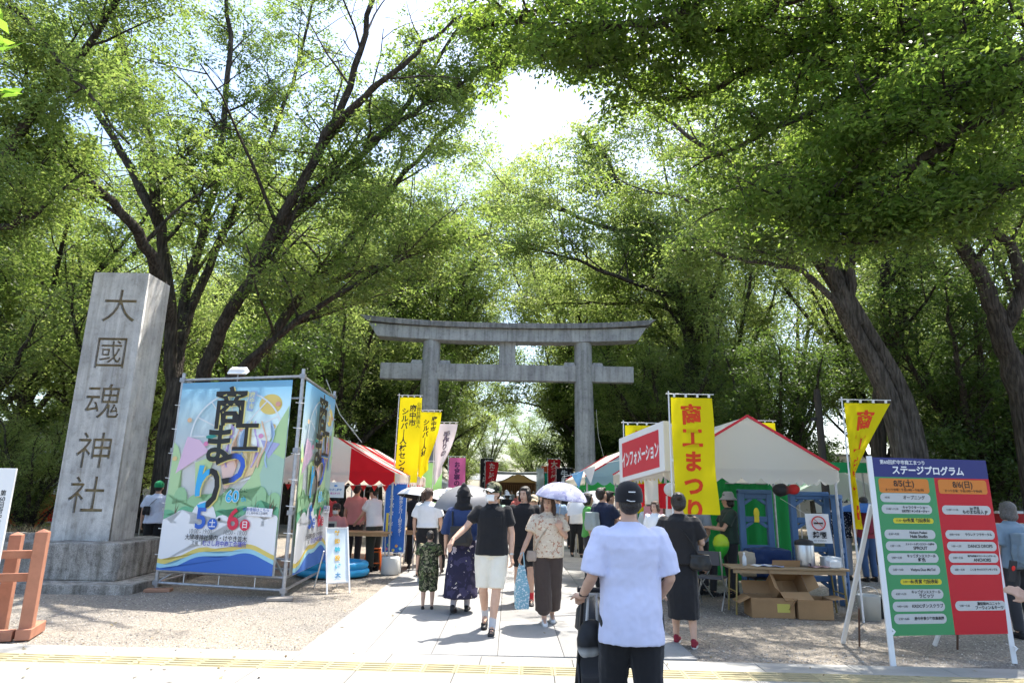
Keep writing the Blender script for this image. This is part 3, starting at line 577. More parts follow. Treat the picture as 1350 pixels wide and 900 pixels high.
def person(label, loc, rz, H=1.7, top=WHITEC, sleeve=.55, hem=.86, tfit=.018, bottom=BLACKC, blen=.08, bfit=.014, skirt=False, shoes=SHOE_B, hair='short', hairm=HAIR, hat=None, hatm=BLACKC, mask=None,
           arms=None, legs=None, lean=0, turn=0, tilt=0, vox=.013, skin=SKIN, seated=False, socks=None, sit=.45, wide=1.0, group=None, curl=(.45, .45), flare=0, midi=None, hands=(None, None), sides=None, pel=0, two_top=None, extra=None, name='person'):
    k = H/1.70; o = thing(name, label, 'person', loc, rz, group); o.scale = (k, k, k)
    hz = .88 if not seated else sit+.10
    dz = hz-.88+pel
    def T(p):       # torso points lean about the hip
        p = Vector(p); p.z += dz; q = p-Vector((0, 0, hz)); q = Matrix.Rotation(-lean, 3, 'X')@q; return q+Vector((0, 0, hz))
    hr = Matrix.Rotation(turn, 3, 'Z')@Matrix.Rotation(-tilt, 3, 'X')
    def Hd(p): p = Vector(p)-Vector((0, 0, 1.47)); return T(Vector((0, 0, 1.47))+hr@p)
    legs = legs or {}; L_ = {}
    for sd, nm in ((1, 'R'), (-1, 'L')):
        kn, an = legs.get(nm, ((sd*.10, .01, .48), (sd*.10, -.02, .09)))
        if seated and nm not in legs: kn, an = (sd*.12, .40, sit+.07), (sd*.12, .36, .09)
        L_[nm] = [Vector((sd*.085, 0, hz)), Vector(kn), Vector(an)]
    A_ = {}
    for sd, nm in ((1, 'R'), (-1, 'L')):
        S = T((sd*.175*wide, -.005, 1.385)); el, wr = (arms or {}).get(nm, (None, None))
        el = Vector(el) if el is not None else S+Vector((sd*.06, -.015, -.27)); wr = Vector(wr) if wr is not None else el+Vector((sd*.015, .05, -.245))
        A_[nm] = [S, el, wr]
    W = wide
    TS = [(0, 0, .86, .155, .10), (0, 0, .95, .158, .105), (0, .005, 1.06, .138*W, .092), (0, .005, 1.18, .15*W, .102), (0, 0, 1.30, .165*W, .108), (0, -.005, 1.38, .155*W, .09), (0, -.008, 1.43, .09, .065), (0, -.005, 1.47, .058, .055)]
    def tors(mb, secs, inf=0, z0=None):
        vs = []; n = 16
        for (x, y, z, a, b) in secs:
            for i in range(n):
                t_ = 2*PI*i/n; cx, sx = math.cos(t_), math.sin(t_); e = .85
                vs.append(T((x+(a+inf)*math.copysign(abs(cx)**e, cx), y+(b+inf)*math.copysign(abs(sx)**e, sx), z)))
        N = len(secs); mb.add(vs, [(i*n+j, i*n+(j+1) % n, (i+1)*n+(j+1) % n, (i+1)*n+j) for i in range(N-1) for j in range(n)], 0, True)
        mb.add(vs[:n], [tuple(range(n))[::-1]]); mb.add(vs[-n:], [tuple(range(n))])
    # --- body
    mb = MB(); tors(mb, TS)
    mb.tube([T((0, -.012, 1.40)), T((0, -.004, 1.47)), Hd((0, .0, 1.55))], [.064, .053, .052], 12)
    def hb(c, r): mb.ball(tuple(Hd(c)), r, 14, rot=(Matrix.Rotation(-lean, 3, 'X')@hr).to_euler())
    hb((0, -.010, 1.605), (.076, .095, .095)); hb((0, .025, 1.56), (.062, .068, .085)); hb((0, .015, 1.52), (.056, .062, .045)); hb((0, .06, 1.495), (.03, .028, .025))
    hb((0, .096, 1.552), (.013, .018, .02)); hb((0, .09, 1.575), (.009, .012, .025)); hb((0, .082, 1.608), (.045, .014, .012)); hb((.079, -.002, 1.565), (.010, .02, .03)); hb((-.079, -.002, 1.565), (.010, .02, .03))
    for nm in 'RL':
        sd = 1 if nm == 'R' else -1; S, E, Wr = A_[nm]
        chain(mb, [S, lerp(S, E, .5), E, lerp(E, Wr, .35), Wr], [.052, .045, .037, .038, .026])
        hd = hands[0 if nm == 'R' else 1]; fd = (Wr-E)
        if hd: hand(mb, Wr, hd[0], hd[1], sd, hd[2])
        else: hand(mb, Wr, fd, Vector((sd, 0, .0)) if fd.normalized().z < -.6 else Vector((0, 0, 1)), sd, curl[0])
        h_, kn, an = L_[nm]
        chain(mb, [h_, lerp(h_, kn, .4), kn, lerp(kn, an, .3), an], [.088, .078, .053, .055, .034])
        chain(mb, [an, an+Vector((0, .05, -.04)), an+Vector((0, .13, -.055))], [.034, .03, .024])
    fuse(mb, 'body', skin, o, vox, 3)
    # --- face
    if vox < .02:
        f = MB(); 
        for sx in (-1, 1): f.ball(tuple(Hd((sx*.03, .0875, 1.583))), (.0125, .006, .0065), 8); 
        f.build('eyes', DARKEYE, o)
        f = MB()
        for sx in (-1, 1): f.ball(tuple(Hd((sx*.032, .0905, 1.607))), (.019, .006, .004), 8)
        f.build('eyebrows', hairm, o)
        if not mask: MB().ball(tuple(Hd((0, .0885, 1.515))), (.021, .007, .0075), 8).build('mouth', LIP, o)
    # --- hair
    hm = MB(); R3 = (Matrix.Rotation(-lean, 3, 'X')@hr).to_euler()
    def h2(c, r): hm.ball(tuple(Hd(c)), r, 14, rot=R3)
    h2((0, -.022, 1.622), (.085, .098, .094))
    if hair == 'short': h2((0, -.05, 1.575), (.078, .06, .07)); h2((.02, .05, 1.675), (.05, .04, .025))
    if hair == 'boy': h2((0, -.04, 1.58), (.083, .07, .08)); h2((0, .05, 1.665), (.06, .035, .03))
    if hair in ('long', 'pony', 'bun', 'bob'): h2((0, -.045, 1.57), (.085, .068, .085)); h2((0, .045, 1.668), (.062, .045, .03)); h2((.068, .01, 1.60), (.025, .05, .06)); h2((-.068, .01, 1.60), (.025, .05, .06))
    if hair in ('long',):
        h2((0, -.06, 1.47), (.095, .05, .12)); h2((.082, -.005, 1.49), (.032, .042, .13)); h2((-.082, -.005, 1.49), (.032, .042, .13)); h2((.085, .01, 1.40), (.03, .04, .06)); h2((-.085, .01, 1.40), (.03, .04, .06)); h2((0, .07, 1.655), (.06, .028, .022))
    if hair == 'bob': h2((0, -.05, 1.52), (.095, .06, .07)); h2((.078, .0, 1.53), (.03, .045, .06)); h2((-.078, .0, 1.53), (.03, .045, .06))
    if hair == 'pony': chain(hm, [Hd((0, -.11, 1.64)), Hd((0, -.15, 1.60)), Hd((0, -.15, 1.52)), Hd((.01, -.13, 1.44))], [.03, .036, .03, .012])
    if hair == 'bun': h2((0, -.13, 1.665), (.045, .042, .042))
    fuse(hm, 'hair', hairm, o, max(vox*.8, .009), 2, disp=.010, ds=.03)
    # --- hats
    if hat == 'cap':
        c = MB(); pr = [(.094, -.045), (.0965, 0), (.088, .04), (.062, .075), (.03, .09), (.001, .094)]
        c.lathe(pr, (0, -.012, 1.632), 20, sx=.97, sy=1.12); c.v = [tuple(Hd(v)) for v in c.v]; c.build('cap', hatm if not isinstance(hatm, tuple) else hatm[0], o)
        b = MB()
        b.sheet(lambda u, v: ((u-.5)*2*.075*(1-.15*v), .075+.095*v*math.sqrt(max(0, 1-(2*u-1)**2*.75)), 1.632+.012-.02*v-.03*(2*u-1)**2), 8, 4)
        b.sheet(lambda u, v: ((u-.5)*2*.075*(1-.15*v), .075+.095*v*math.sqrt(max(0, 1-(2*u-1)**2*.75)), 1.628+.012-.02*v-.03*(2*u-1)**2), 8, 4)
        b.v = [tuple(Hd(v)) for v in b.v]; b.build('brim', hatm if not isinstance(hatm, tuple) else hatm[1], o)
    elif hat in ('bucket', 'wide'):
        c = MB(); w_ = .145 if hat == 'bucket' else .19
        c.lathe([(.001, .092), (.06, .088), (.083, .06), (.095, .0), (.097, -.005), (w_, -.05), (w_-.003, -.055), (.094, -.012)], (0, -.012, 1.64), 22, sx=.97, sy=1.1); c.v = [tuple(Hd(v)) for v in c.v]; c.build('hat', hatm, o)
    elif hat == 'hood':
        c = MB(); 
        for cc, r in (((0, -.03, 1.635), (.1, .115, .105)), ((0, -.05, 1.55), (.105, .09, .11)), ((0, -.05, 1.44), (.14, .09, .08)), ((0, -.05, 1.735), (.045, .05, .045))): c.ball(tuple(Hd(cc)), r, 14, rot=R3)
        fuse(c, 'headscarf', hatm, o, .012, 4, disp=.03, ds=.08)
        c = MB(); c.lathe([(.1, .02), (.125, -.01), (.13, -.02), (.1, .005)], (0, 0, 1.60), 20, sy=1.1); c.v = [tuple(Hd(v)) for v in c.v]; c.build('brim', hatm, o)
    if mask:
        m_ = MB(); m_.sheet(lambda u, v: tuple(Hd((math.sin((u-.5)*2.3)*.068, .022+math.cos((u-.5)*2.3)*.084+.010*math.sin(v*PI), 1.49+.075*v))), 10, 6); m_.build('face_mask', mask, o)
        for sx in (-1, 1): 
            for zz in (1.50, 1.56): MB().tube([Hd((sx*.062, .055, zz)), Hd((sx*.08, .0, 1.568))], .0015, 4).build('mask_strap', mask, o)
    # --- lower clothes
    if bottom is not None:
        b = MB(); inf = bfit
        tors(b, [(0, 0, .84, .15+inf, .10+inf), (0, 0, .93, .158+inf, .106+inf), (0, 0, .99, .15+inf, .10+inf), (0, 0, 1.04, .135*W+inf, .093+inf)])
        if skirt:
            # skirt hangs from the hips round both legs
            mid = (L_['R'][2]+L_['L'][2])/2; mid.z = 0; spread = abs(L_['R'][2].y-L_['L'][2].y)/2
            zt = hz-.02; loft(b, [(mid.x*.2, mid.y*.1, zt, .16+inf, .11+inf), (mid.x*.5, mid.y*.4, (zt+blen)/2, .165+inf+flare*.5, .13+inf+flare*.5+spread*.3), (mid.x*.8, mid.y*.8, blen+.01, .16+inf+flare, .13+inf+flare+spread*.5), (mid.x*.8, mid.y*.8, blen, .155+inf+flare, .125+inf+flare+spread*.5)])
            fuse(b, 'skirt', bottom, o, vox, 3, disp=.02, ds=.1)
        else:
            for nm in 'RL':
                h_, kn, an = [Vector(q) for q in L_[nm]]
                tot = (h_-kn).length+(kn-an).length; end = None
                # cut the trouser leg where it reaches its hem height
                pts = [h_, lerp(h_, kn, .3), lerp(h_, kn, .65), kn, lerp(kn, an, .3), lerp(kn, an, .65), an]; rr = [.092, .088, .072, .060, .058, .052, .046]
                P2 = [pts[0]]; R2 = [rr[0]+inf]
                for i in range(1, 7):
                    if blen > 1: break
                    if pts[i].z < blen and not seated or (seated and i > 4 and blen > .3):
                        t_ = (pts[i-1].z-blen)/max(pts[i-1].z-pts[i].z, .01); t_ = min(max(t_, .1), 1); P2.append(lerp(pts[i-1], pts[i], t_)); R2.append(rr[i]+inf+flare); break
                    P2.append(pts[i]); R2.append(rr[i]+inf+flare*(i/6))
                b.tube(P2, R2, 14)
                for q, r_ in list(zip(P2, R2))[:-1]: b.ball(tuple(q), r_*.985, 10)
            fuse(b, 'trousers' if blen < .3 else 'shorts', bottom, o, vox, 3, disp=.014, ds=.1)
    # --- upper clothes
    if top is not None:
        t_ = MB(); inf = tfit
        ih = max(inf*1.3, (bfit+.018) if bottom is not None else 0); secs = [(0, 0, hem, .158+ih, .108+ih)]
        for s_ in TS[1:]:
            if s_[2] > hem+.03: secs.append((s_[0], s_[1], s_[2], s_[3]+((max(inf, ih*.85) if s_[2] < 1.12 else inf) if s_[2] < 1.4 else inf*.5), s_[4]+((max(inf, ih*.85) if s_[2] < 1.12 else inf) if s_[2] < 1.4 else .006)))
        secs[-1] = (0, -.006, 1.462, .062, .060)
        if tfit > .02:      # loose cut: straight sides
            secs = [(a, b_, c, max(d, .165+inf*(.9 if c < 1.34 else -.2)) if c < 1.40 else d, e_ if c > 1.36 else max(e_, .10+inf)) for (a, b_, c, d, e_) in secs]
        tors(t_, secs)
        for nm in 'RL':
            sd = 1 if nm == 'R' else -1; S, E, Wr = A_[nm]
            full = [S, lerp(S, E, .5), E, lerp(E, Wr, .5), Wr]; rr = [.056, .054, .046, .044, .034]
            Ls = sleeve*2 if sleeve <= 1 else 2+(sleeve-1)*2    # sleeve 1 = elbow, 2 = wrist
            dn_ = Vector((0, 0, -max(0, inf-.012))); S = S+dn_; P2 = [T((sd*.10, -.005, 1.365))+dn_, S]; full[0] = S; R2 = [.06, .054+inf*.7]
            for i in range(1, 5):
                if i <= Ls: P2.append(full[i]); R2.append(rr[i]+inf*.8)
                else:
                    fr = Ls-(i-1)
                    if fr > .05: P2.append(lerp(full[i-1], full[i], fr)); R2.append(rr[i]+inf*.9+.004)
                    break
            t_.tube(P2, R2, 12)
            for q, r_ in list(zip(P2, R2))[:-1]: t_.ball(tuple(q), r_*.98, 10)
        fuse(t_, 'top', top, o, vox, 4, disp=.024 if tfit > .03 else .016, ds=.13, two=two_top)
    # --- shoes
    for nm in 'RL':
        an = L_[nm][2]; pitch = 0
        s_ = MB(); f = Vector((0, 1, 0))
        if sides and nm in sides: f = Vector((math.sin(sides[nm]), math.cos(sides[nm]), 0)); 
        up = an.z-.09
        def q(y, z, x=0): return (an.x+f.x*y+x*f.y, an.y+f.y*y-x*f.x, an.z-.09+z-(up*.9*max(0, (y+.02)/.2)))
        for (y, z, r) in ((-.035, .035, (.034, .04, .034)), (-.03, .075, (.036, .042, .03)), (.03, .05, (.04, .05, .042)), (.09, .035, (.044, .055, .033)), (.15, .028, (.04, .045, .026))): s_.ball(q(y, z), r, 12, rot=Euler((0, 0, -math.atan2(f.x, f.y))))
        fuse(s_, 'shoe', shoes, o, .011, 2)
        s2 = MB(); pts = []
        for i in range(18):
            a = 2*PI*i/18; y = .058+.125*math.cos(a); x = (.040+.006*math.cos(a))*math.sin(a); pts.append((y, x))
        b0 = len(s2.v); s2.add([q(y, .018, x) for y, x in pts]+[q(y, .0, x) for y, x in pts], [tuple(range(18))[::-1], tuple(range(18, 36))]+[(i, (i+1) % 18, 18+(i+1) % 18, 18+i) for i in range(18)]); s2.build('sole', SOLE if shoes is not SHOE_B else SHOE_B, o)
        if socks: chain(MB(), [an+Vector((0, 0, -.02)), an+Vector((L_[nm][1]-an)*.24)], [.040, .043]).build('sock', socks, o)
    o['_'] = 0; del o['_']
    if extra: extra(o, T, Hd, A_, L_)
    return o
def bag_strap(o, m, pts, w=.012, name='strap'): return MB().tube(pts, w, 6, flat=.4).build(name, m, o)
def shoulder_bag(label, owner, c, d, m, strap=None, rz=0, name='shoulder_bag', sm=None):
    """a bag is a thing of its own; c and strap points are given in its wearer's frame"""
    K = owner.scale[0]; b = thing(name, label, 'bag', owner.location, owner.rotation_euler[2]); b.scale = owner.scale
    mb = MB(); 
    for i in (-1, 1):
        for j in (-1, 1): mb.ball((c[0]+i*d[0]*.28, c[1]+j*d[1]*.2, c[2]-d[2]*.12), (d[0]*.26, d[1]*.32, d[2]*.38), 12)
    mb.box((c[0], c[1], c[2]), (d[0]*.9, d[1]*.75, d[2]*.85)); fuse(mb, 'bag_body', m, b, .012, 5, disp=.012, ds=.06)
    if strap: MB().tube(smoothline(strap, 4), .010, 6, flat=.4).build('strap', sm or m, b)
    return b
def at(p): return (float(p[0]), float(p[1]), 0)

BLACKM = C(.02, .02, .022, rough=.5); STEEL = C(.55, .56, .57, rough=.35, metal=.9); WHITEP = C(.78, .78, .77, rough=.5)
# 1 the man in the lavender shirt, seen from behind, pushing a stroller
man = person('man from behind in a large pale lavender T-shirt, black cap and black shorts', (.79, 4.4, 0), .03, 1.68, top=LAV, sleeve=.93, hem=.72, tfit=.040, bottom=BLACKC, blen=.42, bfit=.035, hat='cap', hair='short', vox=.009, wide=1.05, tilt=-.02,
    arms={'L': ((-.255, -.03, 1.11), (-.30, .12, .97)), 'R': ((.255, -.03, 1.11), (.23, .15, .97))}, hands=(((0, 1, -.1), (0, 0, 1), .9), ((0, 1, -.05), (0, 0, 1), .9)), legs={'L': ((-.10, .12, .49), (-.10, .10, .09)), 'R': ((.10, .0, .48), (.10, -.14, .12))})
MB().lathe([(.031, -.01), (.033, 0), (.031, .012)], (-.29, .10, .985), 14).build('wristwatch', BLACKM, man)
MB().box((0, -.119, 1.652), (.045, .004, .007)).build('cap_print', WHITEP, man)
MB().tube([(-.035, -.116, 1.60), (-.01, -.124, 1.592), (.018, -.122, 1.594)], .003, 6).build('cap_strap', WHITEP, man)
# 2 the couple
mp = G(646, 834)
man2 = person('man striding in a black polo shirt, cream shorts, face mask and black cap', at(mp), PI-.05, 1.72, top=BLACKC, sleeve=.62, hem=.87, tfit=.022, bottom=CREAM, blen=.50, bfit=.03, hat='cap', hatm=(CAMO, C(.55, .56, .56)), mask=WHITEP, turn=-.55, vox=.009,
    arms={'R': ((.31, .06, 1.18), (.44, .24, 1.05)), 'L': ((-.235, .0, 1.11), (-.235, .05, .86))}, hands=(((.3, .5, -.7), (.5, .4, .6), .5), ((-.2, .1, -1), (-1, .2, 0), .8)), legs={'L': ((-.07, .10, .48), (-.03, .13, .09)), 'R': ((.09, .02, .48), (.08, -.22, .16))}, shoes=SHOE_B, socks=C(.5, .5, .52), skin=SKIN)
MB().box((-.075, .125, 1.26), (.085, .006, .10)).build('shirt_pocket', BLACKC, man2)
for sx in (-1, 1): MB().add([(sx*.01, .085, 1.43), (sx*.07, .06, 1.475), (sx*.085, .075, 1.43), (sx*.04, .12, 1.395)], [(0, 1, 2, 3)]).build('collar', BLACKC, man2)
MB().lathe([(.029, -.008), (.031, 0), (.029, .01)], (-.235, .045, .885), 12).build('wristwatch', STEEL, man2)
wp = G(722, 822)
wom = person('woman in a beige floral blouse and wide brown trousers under a parasol', at(wp), PI+.05, 1.60, top=FLORAL, sleeve=.75, hem=.86, tfit=.045, bottom=BROWN, blen=.19, bfit=.035, flare=.035, hair='long', hairm=HAIRB, turn=-.35, vox=.010,
    arms={'R': ((.27, .05, 1.12), (.375, .14, .90)), 'L': ((-.24, .03, 1.13), (-.14, .20, 1.24))}, hands=(((.35, .1, -.9), (1, .2, .2), .7), ((.1, .2, 1), (0, 1, -.2), 1.0)), legs={'R': ((.08, .10, .48), (.06, .12, .10)), 'L': ((-.08, .0, .48), (-.07, -.12, .12))}, shoes=SHOE_W)
shoulder_bag('small grey beige bag slung across the woman in the floral blouse', wom, (.235, .10, .88), (.14, .07, .16), C(.38, .31, .26, rough=.7), [(.20, .14, .95), (.12, .155, 1.12), (0, .14, 1.28), (-.09, .10, 1.40), (-.13, .0, 1.44)], sm=C(.40, .33, .24))
# 3 the teenager behind them
person('young person in a black shirt and black shorts with red socks walking behind the couple', at(G(690, 797)), PI, 1.70, top=BLACKC, sleeve=.6, hem=.84, tfit=.03, bottom=BLACKC, blen=.60, bfit=.035, hair='bob', hairm=HAIR, turn=-.5, socks=C(.55, .03, .04), vox=.012, legs={'L': ((-.10, .08, .48), (-.11, .08, .09)), 'R': ((.09, .0, .48), (.09, -.1, .11))})
# 4 the woman in navy with the headscarf, seen from behind
blu = person('person from behind in a black hood, blue top and long navy flowered skirt', at(G(607, 808)), -.1, 1.66, top=cloth(.03, .05, .13), sleeve=1.2, hem=.98, tfit=.04, bottom=YUKATA, skirt=True, blen=.22, bfit=.03, flare=.05, hat='hood', hatm=BLACKC, hair='short', vox=.012, legs={'L': ((-.07, -.02, .47), (-.08, -.16, .13)), 'R': ((.08, .08, .48), (.07, .1, .09))}, socks=C(.35, .33, .36))
bb = shoulder_bag('black leather backpack hanging on the back of the hooded person', blu, (.0, -.20, 1.05), (.32, .14, .30), C(.03, .028, .027, rough=.45), [(.13, -.14, 1.18), (.14, -.12, 1.36), (.13, .02, 1.43), (.13, .14, 1.35)], name='backpack'); MB().tube([(-.13, -.14, 1.18), (-.14, -.12, 1.36), (-.13, .02, 1.43)], .012, 6).build('strap', BLACKM, bb); MB().box((0, -.27, 1.02), (.2, .02, .12)).build('pocket', BLACKM, bb)
# 5 the boy
person('small boy from behind in a camouflage shirt and shorts', at(G(563, 804)), .1, 1.06, top=CAMO, sleeve=.8, hem=.80, tfit=.045, bottom=CAMO, blen=.42, bfit=.05, hair='boy', vox=.013, wide=1.1, shoes=SHOE_B)
# 6 the woman in the white T-shirt
person('woman from behind in a white T-shirt with a ponytail and black trousers', at(G(560, 768)), -.15, 1.66, top=WHITEC, sleeve=.85, hem=.98, tfit=.04, bottom=BLACKC, blen=.12, bfit=.03, hair='pony', hairm=HAIRB, vox=.013, arms={'L': ((-.25, -.02, 1.12), (-.25, .02, .88)), 'R': ((.24, .05, 1.14), (.20, .22, 1.0))}, turn=-.6, shoes=C(.35, .35, .36))
# 7 woman in the black dress holding a child
wb = person('woman in a loose black top and long black skirt carrying a child, red shoes', at(G(902, 850)), -.35, 1.64, top=cloth(.022, .021, .022), sleeve=.8, hem=.90, tfit=.045, bottom=BLACKC, skirt=True, blen=.30, bfit=.02, hair='bun', hairm=HAIR, vox=.010, shoes=SHOE_R, turn=.15, arms={'L': ((-.26, .05, 1.12), (-.20, .25, 1.12)), 'R': ((.25, .04, 1.13), (.02, .26, 1.12))}, legs={'L': ((-.09, .06, .48), (-.09, .08, .09)), 'R': ((.10, -.02, .48), (.12, -.10, .09))})
kid = person('small child with curly brown hair held by the woman in black', (float(wb.location[0])-.24, float(wb.location[1])+.16, .86), PI*.75, .95, top=WHITEC, sleeve=.8, hem=.84, bottom=CREAM, blen=.1, seated=True, sit=.30, hair='bob', hairm=HAIRB, vox=.014, shoes=SHOE_W, wide=1.1)
shoulder_bag('black crossbody bag at the hip of the woman in the black skirt', wb, (.23, -.10, .93), (.24, .12, .20), C(.02, .02, .02, rough=.35), [(.20, -.10, 1.02), (.12, -.14, 1.18), (-.02, -.13, 1.34), (-.10, -.04, 1.44)])
# 8 left stall
PINK = cloth(.62, .30, .30)
person('man in a white shirt and dark cap leaning over the super ball stall table', (-2.78, 13.9, 0), PI*.35, 1.68, top=WHITEC, sleeve=.6, hem=.88, tfit=.03, bottom=cloth(.05, .055, .045), bfit=.03, hat='cap', hatm=cloth(.02, .03, .02), vox=.014, mask=None, arms={'L': ((-.18, .2, 1.12), (-.12, .38, .98)), 'R': ((.18, .2, 1.12), (.12, .38, .98))}, lean=.12)
person('man in a pink shirt standing with his back turned inside the red and white tent', (-3.35, 14.6, 0), -.2, 1.72, top=PINK, sleeve=.6, tfit=.03, hat='cap', hatm=DKGREY, bottom=DKGREY, vox=.016)
person('woman in a pink shirt and dark cap sitting behind the left stall table', (-3.65, 14.1, 0), PI, 1.62, top=PINK, sleeve=.7, tfit=.03, hat='cap', hatm=DKGREY, seated=True, vox=.016, mask=WHITEP)
person('helper in a red floral shirt standing at the back of the left tent', (-4.1, 15.0, 0), PI, 1.6, top=cloth(.45, .08, .10), vox=.02, hat='cap', hatm=DKGREY)
gc = person('man in a white shirt and green cap from behind beside the stone pillar', (-7.35, 13.9, 0), .25, 1.70, top=cloth(.62, .66, .78), sleeve=.8, tfit=.04, bottom=BLACKC, hat='cap', hatm=cloth(.02, .25, .10), vox=.014)
shoulder_bag('dark waist bag of the man with the green cap', gc, (-.14, -.16, 1.12), (.14, .09, .2), BLACKM, [(-.10, -.15, 1.22), (0, -.14, 1.34), (.10, -.05, 1.43)])
# 9 right side of the path
p = person('man with a navy backpack in a pale grey shirt standing by the torii leg', at(G(765, 728)), .1, 1.70, top=cloth(.45, .46, .50), sleeve=.6, tfit=.03, bottom=cloth(.38, .33, .25), vox=.018)
b = shoulder_bag('navy blue backpack on the man by the torii leg', p, (0, -.19, 1.20), (.30, .16, .42), NAVY, [(.11, -.13, 1.36), (.12, 0, 1.44), (.12, .12, 1.34)], name='backpack'); MB().tube([(-.11, -.13, 1.36), (-.12, 0, 1.44), (-.12, .12, 1.34)], .012, 6).build('strap', NAVY, b)
dn = person('man in a dark navy shirt with short hair looking down by the information stall', at(G(797, 782)), -.9, 1.72, top=NAVY, sleeve=.7, tfit=.04, bottom=BLACKC, tilt=-.3, vox=.014, arms={'R': ((.2, .15, 1.15), (.1, .33, 1.2))})
shoulder_bag('grey green drawstring bag on the shoulder of the man in navy', dn, (-.05, -.22, 1.15), (.26, .16, .34), C(.33, .38, .37, rough=.8))
person('woman in a checked bandana and pale shirt at the information counter', at(G(862, 785)), -.8, 1.58, top=cloth(.55, .62, .66), sleeve=.7, tfit=.035, hat='bucket', hatm=CHECK, vox=.014, bottom=DKGREY)
person('person in black standing under the information sign', (1.75, 11.6, 0), -1.2, 1.66, top=BLACKC, vox=.016, bottom=BLACKC, tfit=.03)
person('person in a green vest behind the man in navy', (1.5, 12.6, 0), -1.6, 1.62, top=cloth(.10, .38, .08), vox=.018, bottom=DKGREY, hair='bob')
# 10 inside the white tent
person('person in a grey bucket hat and dark green T-shirt standing at the tent table', (3.72, 11.3, 0), PI*.5, 1.66, top=cloth(.035, .06, .05), sleeve=.7, tfit=.04, bottom=DKGREY, hat='bucket', hatm=cloth(.36, .38, .40), hair='bob', vox=.013, arms={'R': ((.18, .14, 1.10), (.10, .36, 1.12)), 'L': ((-.2, .16, 1.10), (-.08, .38, 1.12))})
person('man with dark hair in a grey blue T-shirt bending down in the white tent', (3.35, 11.9, 0), PI*.9, 1.68, top=cloth(.30, .37, .47), sleeve=.8, tfit=.03, bottom=DKGREY, lean=.5, tilt=-.4, vox=.014, arms={'R': ((.2, .35, 1.0), (.12, .5, .85)), 'L': ((-.2, .35, 1.0), (-.1, .5, .85))})
person('seated person in a pale grey shirt with a ponytail on the folding chair', (3.05, 11.2, 0), -1.0, 1.6, top=cloth(.48, .52, .58), sleeve=.7, tfit=.03, bottom=DKGREY, seated=True, hair='pony', vox=.014)
person('dark haired person half hidden at the back of the white tent', (3.05, 12.9, 0), PI, 1.62, top=cloth(.20, .12, .10), vox=.018)
# 11 beyond the tent
person('person in a navy dotted shirt and grey trousers under the blue umbrella', (6.9, 13.9, 0), PI*.9, 1.62, top=CHECK, sleeve=.9, tfit=.04, bottom=cloth(.30, .31, .34), vox=.018)
p = person('person in jeans with a burgundy backpack beside the blue umbrella', (7.25, 13.6, 0), .2, 1.64, top=cloth(.30, .05, .07), bottom=cloth(.05, .09, .18), vox=.018)
shoulder_bag('burgundy backpack of the person in jeans', p, (0, -.19, 1.18), (.32, .18, .46), cloth(.25, .03, .05), name='backpack')
# 12 right edge: pale blue backpack, and the hand that reaches in
p = person('person in pale blue seen from behind at the right edge', (6.30, 8.4, 0), .1, 1.60, top=cloth(.20, .27, .34), sleeve=.9, tfit=.05, bottom=DKGREY, hair='bob', hairm=HAIRG, vox=.014)
b = shoulder_bag('pale blue grey square backpack at the right edge', p, (0, -.24, 1.10), (.36, .24, .50), cloth(.20, .27, .34), name='backpack'); MB().box((0, -.385, 1.06), (.2, .03, .22)).build('pocket', cloth(.17, .24, .31), b); MB().box((0, -.36, .88), (.12, .07, .10)).build('bottle_pouch', BLACKM, b)
hp = P(1352, 782, 4.6)
p = person('person mostly outside the right edge reaching a hand into view', (float(hp[0])+.42, 4.62, 0), 0, 1.62, top=WHITEC, sleeve=1.8, tfit=.03, bottom=DKGREY, vox=.009, hair='bob', arms={'L': ((-.28, .0, 1.06), (-.36, .06, 1.02))}, hands=(None, ((-1, .15, .55), (.3, -1, .3), .35)))
